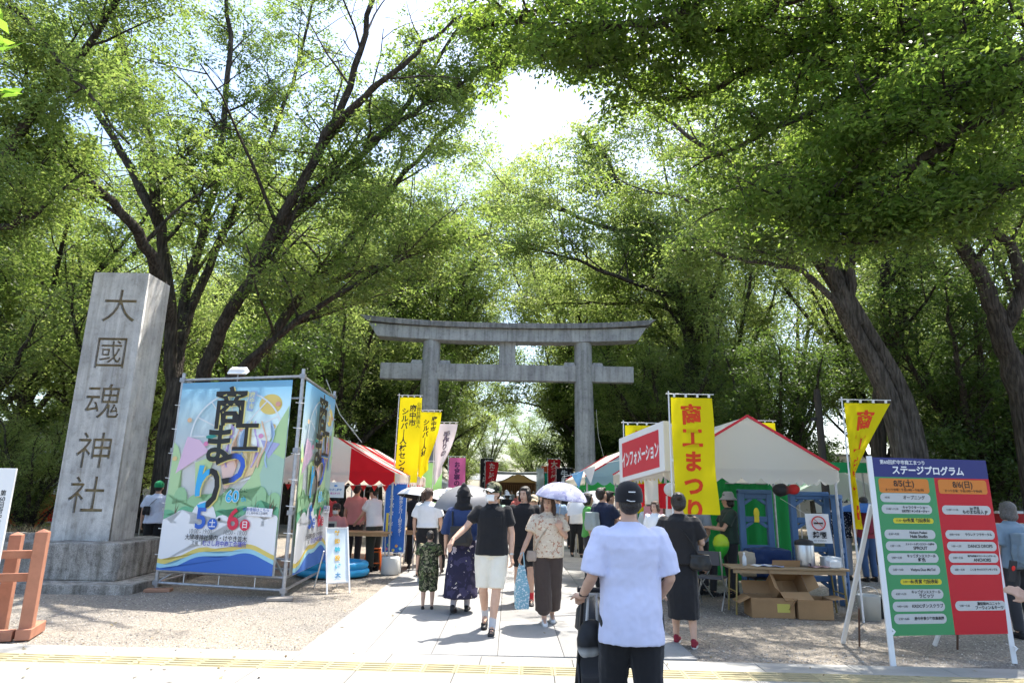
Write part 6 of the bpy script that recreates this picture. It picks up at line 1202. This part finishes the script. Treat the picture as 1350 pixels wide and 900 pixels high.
o = thing('picture_frame', 'small framed picture on the stall table behind the banner tower', 'picture frame', (-3.55, 13.42, .80), .1); MB().box((0, 0, .10), (.20, .02, .17)).build('frame', C(.45, .42, .36), o); MB().box((0, -.012, .10), (.12, .006, .09)).build('picture', C(.04, .04, .05), o)
# goods hanging in the stall
GO = 'plush toys and balls hanging at the back of the super ball stall'; pal = [(.6, .12, .12), (.62, .45, .2), (.5, .2, .35), (.2, .35, .5), (.6, .55, .45), (.25, .15, .1)]
for k in range(14): x, z = -3.0+.115*(k % 7), 1.45-.22*(k//7); o = thing('hanging_toy', f'{["dark red", "ochre", "purple", "blue", "beige", "brown"][(k*5) % 6]} toy hanging {["first", "second", "third", "fourth", "fifth", "sixth", "last"][k % 7]} from the left in the {["upper", "lower"][k//7]} row', 'toy', (x+.5, 15.2, z), 0, GO); MB().ball((0, 0, 0), (.055, .05, .06), 10).ball((0, 0, .07), .038, 8).build('figure', C(*pal[(k*5) % 6]), o); MB().tube([(0, 0, .1), (0, 0, .3)], .003, 4).build('string', WHITEP, o)
# white A-frame notice
af = thing('a_frame_sign', 'white folding notice board standing by the banner tower', 'folding sign', (-2.78, 11.05, 0), .52)
TA, BA = Vector((.0, .18, .98)), Vector((.0, -.12, .16))
def afp(x, t, l=0): p = BA*(1-t)+TA*t; return Vector((x, p.y-l, p.z+l*.3))
mb = MB(); mb.add([afp(-.17, 0), afp(.17, 0), afp(.17, 1), afp(-.17, 1), afp(-.17, 0, -.015), afp(.17, 0, -.015), afp(.17, 1, -.015), afp(-.17, 1, -.015)], [(0, 1, 2, 3), (7, 6, 5, 4), (0, 4, 5, 1), (1, 5, 6, 2), (2, 6, 7, 3), (3, 7, 4, 0)]); mb.build('panel', C(.62, .70, .74), af)
for x in (-.18, .18): MB().bar((x, .185, 1.0), (x, -.19, 0), .022).build('frame_leg', WHITEP, af); MB().bar((x, .20, .62), (x*1.05, .62, 0), .018).build('rear_leg', WHITEP, af)
for t in (0, 1): MB().bar(afp(-.18, t), afp(.18, t), .024).build('frame_rail', WHITEP, af)
for k, (ch, c_) in enumerate((('射', (.75, .45, .05)), ('的', (.75, .45, .05)), ('輪', (.08, .45, .55)), ('投', (.75, .45, .05)), ('げ', (.08, .45, .55)), ('大', (.08, .25, .45)))): p0 = afp(0, .90-.155*k, .006); glyphs(ch, .09, C(*c_), af, face(p0, (1, 0, 0), TA-BA), .003, .0005)

# ------------------------------------------------------------------ white tent: racks, boxes, tank, sign
RB = C(.075, .15, .29, rough=.6)
def rack(label, x, y, W, H2, rz=0, lv=(.35, .8, 1.25, 1.62)):
    o = thing('blue_rack', label, 'rack', (x, y, 0), rz)
    for sx in (-1, 1): MB().box((sx*(W/2-.05), 0, H2/2), (.10, .09, H2)).build('upright', RB, o, bevel=.01)
    for z in lv:
        MB().box((0, 0, z), (W-.2, .07, .09)).build('crossbar', RB, o, bevel=.01)
        for sx in (-1, 1): MB().bar((sx*(W/2-.10), 0, z-.12), (sx*(W/2-.22), 0, z-.04), .05, .05).build('brace', RB, o)
    MB().box((0, 0, H2-.03), (W+.0, .11, .07)).build('top_bar', RB, o, bevel=.01); return o
rack('left blue frame rack under the white tent', 4.07, 11.0, .56, 1.72); rack('middle blue frame rack behind the no smoking notice', 4.92, 10.9, .66, 1.70, .05); rack('right end blue rack standing along the tent side', 5.28, 10.7, .40, 1.66, .9)

o = thing('work_glove', 'yellow glove hung on the left blue rack', 'glove', (4.05, 10.9, 1.35)); mb = MB(); mb.ball((0, 0, 0), (.05, .03, .09), 10); 
for k in range(4): chain(mb, [(-.03+.02*k, 0, -.06), (-.035+.022*k, 0, -.14)], [.012, .010], 6)
fuse(mb, 'glove', C(.7, .6, .05), None or o, .008, 2)
def bulk(label, c, d, m, name='supply_bag', cat='bag', rz=0): o = thing(name, label, cat, c, rz); mb = MB(); mb.box((0, 0, d[2]/2), d); mb.ball((0, 0, d[2]*.6), (d[0]*.5, d[1]*.5, d[2]*.5), 12); fuse(mb, 'body', m, o, .02, 5, disp=.04, ds=.12); return o
bulk('dark blue tarpaulin covered crate between the racks and the table', (4.05, 10.55, .42), (.62, .42, .40), C(.012, .035, .12, rough=.5), 'covered_crate', 'crate'); o = thing('crate_stand', 'stand under the tarpaulin covered crate', 'stand', (4.05, 10.55, 0)); MB().box((0, 0, .40), (.6, .4, .03)).build('shelf', BLACKM, o); 
for x in (-1, 1):
    for y in (-1, 1): MB().tube([(x*.27, y*.17, 0), (x*.27, y*.17, .39)], .015, 6).build('leg', BLACKM, o)
q = P(1062, 742, 9.85); tk = thing('water_tank', 'steel drinks container with dark lid on the folding table', 'drinks container', (q[0], 9.85, .64)); MB().lathe([(.001, .005), (.125, .005), (.13, .03), (.13, .30), (.12, .325)], n=28).build('tank', STEEL, tk); MB().lathe([(.133, .30), (.135, .33), (.12, .36), (.03, .385), (.001, .387)], n=28).build('lid', BLACKM, tk); MB().tube([(0, -.13, .05), (0, -.16, .05), (0, -.165, .02)], .010, 8).build('tap', BLACKM, tk)
ns = thing('no_smoking_notice', 'white no smoking notice with a red ring reading 禁煙', 'notice', (4.60, 9.93, 1.17), -.1); MB().sheet(lambda u, v: (.34*(u-.5)+.03*(.5-v), .015*math.sin(v*3), .42*(v-.5)), 6, 6).build('sheet', WHITEP, ns)
mb = MB(); ring = [(.095*math.cos(a), -.012, .075+.095*math.sin(a)) for a in np.linspace(0, 2*PI, 29)]; MB().tube(ring, .0085, 5, cap=False).build('red_ring', C(.62, .02, .02), ns); MB().bar((-.066, -.014, .142), (.066, -.014, .008), .014, .004).build('red_bar', C(.62, .02, .02), ns); MB().box((0, -.008, .075), (.13, .006, .022)).build('cigarette', INK, ns); glyphs('禁煙', .10, INK, ns, face((0, -.018, -.10), (1, 0, 0), (0, 0, 1)), .003, .0005); glyphs('NO SMOKING', .028, INK, ns, face((0, -.018, -.175), (1, 0, 0), (0, 0, 1)), 0, .0005)
MB().tube([(-.16, 0, .2), (-.25, .9, .42)], .003, 4).build('string', WHITEP, ns)
CARD = mat('cardboard', (.36, .22, .11), .85, vary=.12, vs=3)
def carton(label, c, d, rz=0, flaps=(1, 1, 1, 1), ang=(.6, .6, .6, .6), rx=0):
    o = thing('cardboard_box', label, 'box', c, rz); o.rotation_euler = (rx, 0, rz); w_, dd, h = d; t_ = .006
    for cc, s_ in (((0, -dd/2, h/2), (w_, t_, h)), ((0, dd/2, h/2), (w_, t_, h)), ((-w_/2, 0, h/2), (t_, dd-t_*2, h)), ((w_/2, 0, h/2), (t_, dd-t_*2, h)), ((0, 0, t_/2+.001), (w_-t_*2, dd-t_*2, t_))): MB().box(cc, s_).build('wall' if s_[2] == h else 'bottom', CARD, o)
    hinge = [((0, -dd/2-.004, h+.002), Vector((0, -1, 0)), w_), ((0, dd/2+.004, h+.002), Vector((0, 1, 0)), w_), ((-w_/2-.004, 0, h+.002), Vector((-1, 0, 0)), dd), ((w_/2+.004, 0, h+.002), Vector((1, 0, 0)), dd)]
    for (hc, n_, L2), on, a_ in zip(hinge, flaps, ang):
        if not on: continue
        hc = Vector(hc); s_ = n_.cross(Vector((0, 0, 1))); f = (n_*math.cos(a_)+Vector((0, 0, 1))*math.sin(a_))*min(w_, dd)*.5; e = Vector((0, 0, .004))
        MB().add([hc-s_*L2/2, hc+s_*L2/2, hc+s_*L2/2+f, hc-s_*L2/2+f, hc-s_*L2/2+e, hc+s_*L2/2+e, hc+s_*L2/2+f+e, hc-s_*L2/2+f+e], [(3, 2, 1, 0), (4, 5, 6, 7), (0, 1, 5, 4), (1, 2, 6, 5), (2, 3, 7, 6), (3, 0, 4, 7)]).build('flap', CARD, o)
    return o
o = carton('open cardboard box with a yellow label, left of two under the table', (3.66, 9.62, 0), (.58, .36, .26), -.05, (0, 1, 1, 0), (0, 1.2, -.5, 0)); MB().box((.14, -.185, .13), (.17, .003, .11)).build('yellow_label', C(.55, .50, .12), o)
carton('low closed looking cardboard box, right of two under the table', (4.22, 9.55, 0), (.46, .36, .25), -.08, (0, 1, 1, 1), (0, -.1, -.9, .1)); carton('tipped open cardboard box lying on the other two under the table', (3.98, 9.85, .30), (.42, .32, .24), .1, (1, 1, 1, 1), (.3, 1.0, .8, .9), rx=.9)
o = thing('bucket', 'pale grey bucket beside the tent leg', 'bucket', (4.98, 9.45, 0)); MB().lathe([(.001, .01), (.13, .0), (.15, .31), (.155, .32), (.145, .32), (.125, .02)], n=24).build('pail', C(.50, .51, .48, rough=.5), o); MB().tube([(.15*math.cos(a), 0, .31+.12*math.sin(a)) for a in np.linspace(0, PI, 12)], .004, 5).build('handle', STEEL, o)
bulk('black rubbish bag on the gravel behind the board leg', (5.35, 9.7, 0), (.36, .32, .26), C(.015, .015, .017, rough=.3)); o = thing('yellow_wrapper', 'crumpled yellow and white wrapper on top of the black bag', 'wrapper', (5.45, 9.6, .27)); mb = MB(); mb.sheet(lambda u, v: (.2*(u-.5), .14*(v-.5), .03*math.sin(u*9+v*5)+.03), 8, 6); mb.build('wrapper', C(.7, .6, .08), o)
o = thing('plastic_bottle', 'clear plastic bottle on the left end of the folding table', 'bottle', (3.42, 9.80, .64)); MB().lathe([(.001, .002), (.028, .002), (.03, .02), (.03, .11), (.012, .15), (.012, .165)], n=16).build('bottle', C(.62, .66, .68, rough=.1, spec=.6), o); MB().lathe([(.014, .163), (.014, .185), (.001, .186)], n=12).build('cap', WHITEP, o)
for k, (x, y, a_, m, lab) in enumerate(((3.68, 9.78, .2, WHITEP, 'white papers spread beside the bottle'), (3.80, 9.74, -.3, C(.45, .5, .68), 'pale blue sheet on the folding table'), (4.45, 9.72, .1, C(.62, .38, .36), 'pink tray of papers in front of the steel container'))): o = thing('papers', lab, 'papers', (x, y, .642), a_); MB().sheet(lambda u, v: (.30*(u-.5), .21*(v-.5), .004+.014*math.sin(u*6+k)**2), 8, 4).build('sheet', m, o)
bulk('white plastic sack heaped on the table behind the notice', (4.70, 9.86, .64), (.24, .2, .14), C(.6, .62, .62), 'plastic_sack', 'sack'); bulk('white box of cups on the right end of the table', (4.66, 9.70, .64), (.16, .12, .10), WHITEP, 'cup_box', 'box'); bulk('beige sack standing behind the table', (3.62, 10.25, .45), (.2, .16, .34), C(.42, .36, .28), 'sack', 'sack')
# folding chairs
CHM = C(.5, .5, .5, rough=.3, metal=.8)
def fchair(label, x, y, rz):
    o = thing('folding_chair', label, 'chair', (x, y, 0), rz); MB().box((0, 0, .43), (.38, .38, .025)).build('seat', C(.10, .10, .11), o, bevel=.005); MB().box((0, .24, .72), (.38, .02, .20), rx=-.15).build('backrest', C(.10, .10, .11), o, bevel=.005)
    for s_ in (-1, 1): MB().tube([(s_*.21, .26, .82), (s_*.21, .20, .45), (s_*.21, -.22, 0)], .010, 8).build('leg', CHM, o); MB().tube([(s_*.185, -.18, .42), (s_*.185, .24, 0)], .010, 8).build('leg', CHM, o)
    return o
fchair('grey folding chair beside the end of the white tent table', 3.05, 10.2, 2.6); fchair('folding chair under the seated person in grey', 3.05, 11.2, 2.14); fchair('third folding chair farther back in the white tent', 2.75, 10.9, 1.2)
q = P(951, 722, 11.0); o = thing('balloon', 'green balloon held in the middle of the white tent', 'balloon', (q[0], 11.0, q[2]-.15)); MB().lathe([(.001, -.02), (.02, .0), (.09, .08), (.125, .17), (.13, .24), (.10, .32), (.05, .36), (.001, .372)], n=24).build('skin', splitmat('balloon_rubber', (.05, .42, .04), (.42, .60, .03), 'Z', .19, .2, .02), o); MB().tube([(0, 0, -.02), (0, 0, -.25)], .002, 4).build('string', WHITEP, o)
o = thing('hanging_bag', 'black and red bag hanging under the edge of the white tent', 'bag', (4.15, 10.1, 1.72)); mb = MB(); mb.ball((0, 0, 0), (.13, .1, .1), 14); mb.ball((.2, 0, .01), (.1, .08, .08), 12); fuse(mb, 'bag', splitmat('bag_cloth', (.02, .02, .022), (.45, .02, .02), 'X', .1), o, .02, 3, disp=.03)

# ------------------------------------------------------------------ stroller
st = thing('stroller', 'black stroller pushed by the man in the lavender shirt', 'stroller', (.64, 4.93, 0), 0)
for sx in (-.13, .13):
    MB().tube([(sx, -.30, .97), (sx, -.20, .80), (sx, .05, .45), (sx, .30, .12)], .013, 8).build('frame_tube', BLACKM, st); MB().tube([(sx, .05, .45), (sx, -.25, .10)], .011, 8).build('frame_tube', BLACKM, st)
    for y in (-.27, .32):
        for r_, nm, m in ((.085, 'tyre', BLACKM), (.05, 'rim', C(.35, .35, .36))): w_ = MB(); w_.tube([(sx-.015, y, .09), (sx+.015, y, .09)], r_, 20); w_.build('wheel' if nm == 'tyre' else 'hub', m, st)
MB().tube([(-.17, -.31, .985), (.17, -.31, .985)], .017, 10).build('handlebar', BLACKM, st)
mb = MB(); mb.box((0, .08, .50), (.24, .10, .46), rx=-.35); mb.box((0, .0, .36), (.24, .26, .08)); fuse(mb, 'seat', C(.03, .03, .032), st, .02, 4); mb = MB(); mb.box((0, .05, .22), (.24, .3, .16)); fuse(mb, 'basket', BLACKM, st, .02, 3)
mb = MB(); mb.lathe([(.24, 0), (.22, .12), (.13, .2), (.001, .22)], (0, 0, 0), 16, sx=.6, sy=.9); mb.v = [(x, y+.15, z+.66) for x, y, z in mb.v]; mb.build('hood', BLACKM, st)
o = thing('hanging_bag', 'black and pale grey bag hanging from the stroller handle', 'bag', (.555, 4.55, .70)); mb = MB(); mb.ball((0, 0, 0), (.095, .07, .12), 14); mb.ball((-.05, -.02, -.03), (.055, .06, .09), 12); fuse(mb, 'bag_body', splitmat('bag_fabric', (.45, .46, .46), (.02, .02, .022), 'Z', -.06, .6, .02), o, .014, 3, disp=.02); MB().tube([(-.03, 0, .1), (-.02, -.01, .27), (.03, -.01, .27), (.04, 0, .1)], .010, 6).build('strap', C(.5, .5, .5), o)
# blue shopping bag between the couple
q = G(681, 803); o = thing('shopping_bag', 'blue patterned shopping bag hanging between the couple', 'bag', (q[0]+.03, 8.6, .20), .3)
mb = MB(); mb.add([(-.06, -.05, 0), (.10, -.05, 0), (.10, .05, 0), (-.06, .05, 0), (-.075, -.06, .2), (.115, -.06, .2), (.115, .06, .2), (-.075, .06, .2), (-.03, -.02, .52), (.05, -.02, .52), (.05, .02, .52), (-.03, .02, .52)], [(3, 2, 1, 0)]+[(i+k, (i+1) % 4+k, (i+1) % 4+4+k, i+4+k) for k in (0, 4) for i in range(4)]+[(8, 9, 10, 11)]); fuse(mb, 'bag_body', patmat('blue_print_bag', (.22, .42, .52), [((.62, .70, .74), 40, .55)], 30), o, .012, 4, disp=.02); MB().tube([(-.02, 0, .5), (.0, 0, .66), (.03, 0, .68), (.05, 0, .5)], .009, 6).build('handle', C(.3, .5, .6), o)

# ------------------------------------------------------------------ far gate, buildings, poles
gt = thing('shrine_gate', 'distant shrine gate with a curved grey roof at the end of the path', 'gate building', (1.2, 95, 0)); RW = C(.16, .09, .05); RG = C(.26, .28, .29, rough=.6)
for x in (-5, -2.2, 2.2, 5): MB().box((x, 0, 1.5), (.35, .35, 3.0)).build('post', RW, gt)
MB().box((0, .8, 1.5), (9.6, .2, 2.8)).build('back_wall', C(.34, .20, .10), gt); MB().box((0, -.1, 2.85), (10.4, .5, .35)).build('beam', RW, gt)
for i in range(13): MB().box((-1.8+.3*i, .6, 1.5), (.12, .08, 2.2)).build('lattice_bar', RW, gt)
MB().sheet(lambda u, v: (-8+16*u, -2.2+2.4*v, 3.05+1.15*v**1.4+.35*abs(2*u-1)**3), 24, 6).build('roof', RG, gt); MB().sheet(lambda u, v: (8-16*u, 2.8-2.4*v, 3.05+1.15*v**1.4+.35*abs(2*u-1)**3), 24, 6).build('roof', RG, gt)
MB().tube([(-7.6, .2, 4.5), (0, .2, 4.25), (7.6, .2, 4.5)], .16, 8).build('ridge', C(.18, .19, .20), gt)
MB().sheet(lambda u, v: (-3.4+6.8*u, -3.2+3.0*v, 3.0+1.15*math.exp(-((u-.5)*4.2)**2)), 30, 3).build('curved_gable_roof', C(.36, .37, .37), gt)
MB().add([(-3.4+6.8*i/20, -3.15, 2.9+1.10*math.exp(-((i/20-.5)*4.2)**2)) for i in range(21)], [tuple(range(21))]).build('gable_board', C(.42, .26, .10), gt)
roughbox((0, 0, .1), (13, 6, .3), C(.4, .39, .37), 'platform', gt, 2, .0)
for lab, x, y, d, m in (('white walled building glimpsed through the trunks at the right edge', 20.5, 27, (6, 5, 3.6), C(.66, .66, .64)), ('pale grey building far behind the left trees', -34, 42, (16, 6, 5), C(.5, .5, .5)), ('long pale building behind the right wood', 34, 74, (30, 6, 6), C(.5, .49, .46)), ('grey house low behind the white tent', 13.5, 40, (7, 5, 4), C(.48, .46, .45)), ('tan building far left beyond the avenue', -42, 80, (30, 6, 7), C(.42, .36, .3))):
    o = thing('building', lab, 'building', (x, y, 0)); MB().box((0, 0, d[2]/2), d).build('wall', m, o); MB().box((0, 0, d[2]+.12), (d[0]+.5, d[1]+.5, .25)).build('roof', C(.2, .2, .21), o)
    for i in range(int(d[0]//1.8)): w_ = MB().box((-d[0]/2+1+i*1.75, -d[1]/2-.01, 1.7), (1.0, .04, 1.2)).build('window', C(.04, .05, .06, rough=.15), o); MB().box((-d[0]/2+1+i*1.75, -d[1]/2-.05, 1.7), (.05, .04, 1.2)).build('mullion', C(.6, .6, .6), w_)
o = thing('utility_pole', 'thin dark pole standing behind the white tent', 'pole', (7.65, 16, 0)); MB().tube([(0, 0, 0), (.02, 0, 4.25)], [.10, .08], 10).build('pole', C(.05, .045, .04), o); MB().box((-.1, 0, 3.5), (.2, .05, .08)).build('bracket', BLACKM, o)
for lab, a, b in (('guy rope from the tree down to the striped tent', P(430, 500, 14), P(477, 583, 14)), ('rope hanging beside the red trunk near the torii leg', P(786, 540, 26.5), P(797, 606, 26.5))):
    o = thing('rope', lab, 'rope', a); d_ = Vector(b-a); MB().tube([Vector((0, 0, 0)), d_*.5+Vector((-.08, 0, -.08)), d_], .012, 6).build('strand', C(.42, .42, .36), o)
gs = thing('green_sign', 'green stall sign above the far right tents', 'sign', (10.6, 20.8, 0)); MB().box((0, 0, 2.55), (1.5, .06, .32)).build('panel', C(.03, .42, .16), gs); MB().tube([(-.6, .05, 0), (-.6, .05, 2.6)], .03, 8).build('post', GALV, gs); MB().tube([(.6, .05, 0), (.6, .05, 2.6)], .03, 8).build('post', GALV, gs)
o = thing('menu_stand', 'red stall stand with a pale lid at the right edge', 'stall', (11.9, 15.8, 0)); MB().box((0, 0, 1.35), (.9, .5, .06)).build('lid', WHITEP, o); MB().lathe([(.38, 1.33), (.36, 1.05), (.28, .95), (.001, .93)], n=20).build('bowl', C(.40, .03, .03), o); MB().box((0, 0, .46), (.7, .5, .92)).build('cabinet', C(.25, .05, .05), o)
# phone in the reaching hand
q = P(1335, 762, 4.62); o = thing('smartphone', 'dark phone with a red sticker held up at the right edge', 'phone', (q[0]-.01, 4.60, q[2]+.05)); o.rotation_euler = (.2, .1, .3); MB().box((0, 0, 0), (.07, .009, .14)).build('body', BLACKM, o, bevel=.003); MB().ball((0, -.006, .02), (.018, .003, .018), 12).build('sticker', C(.7, .03, .02), o)
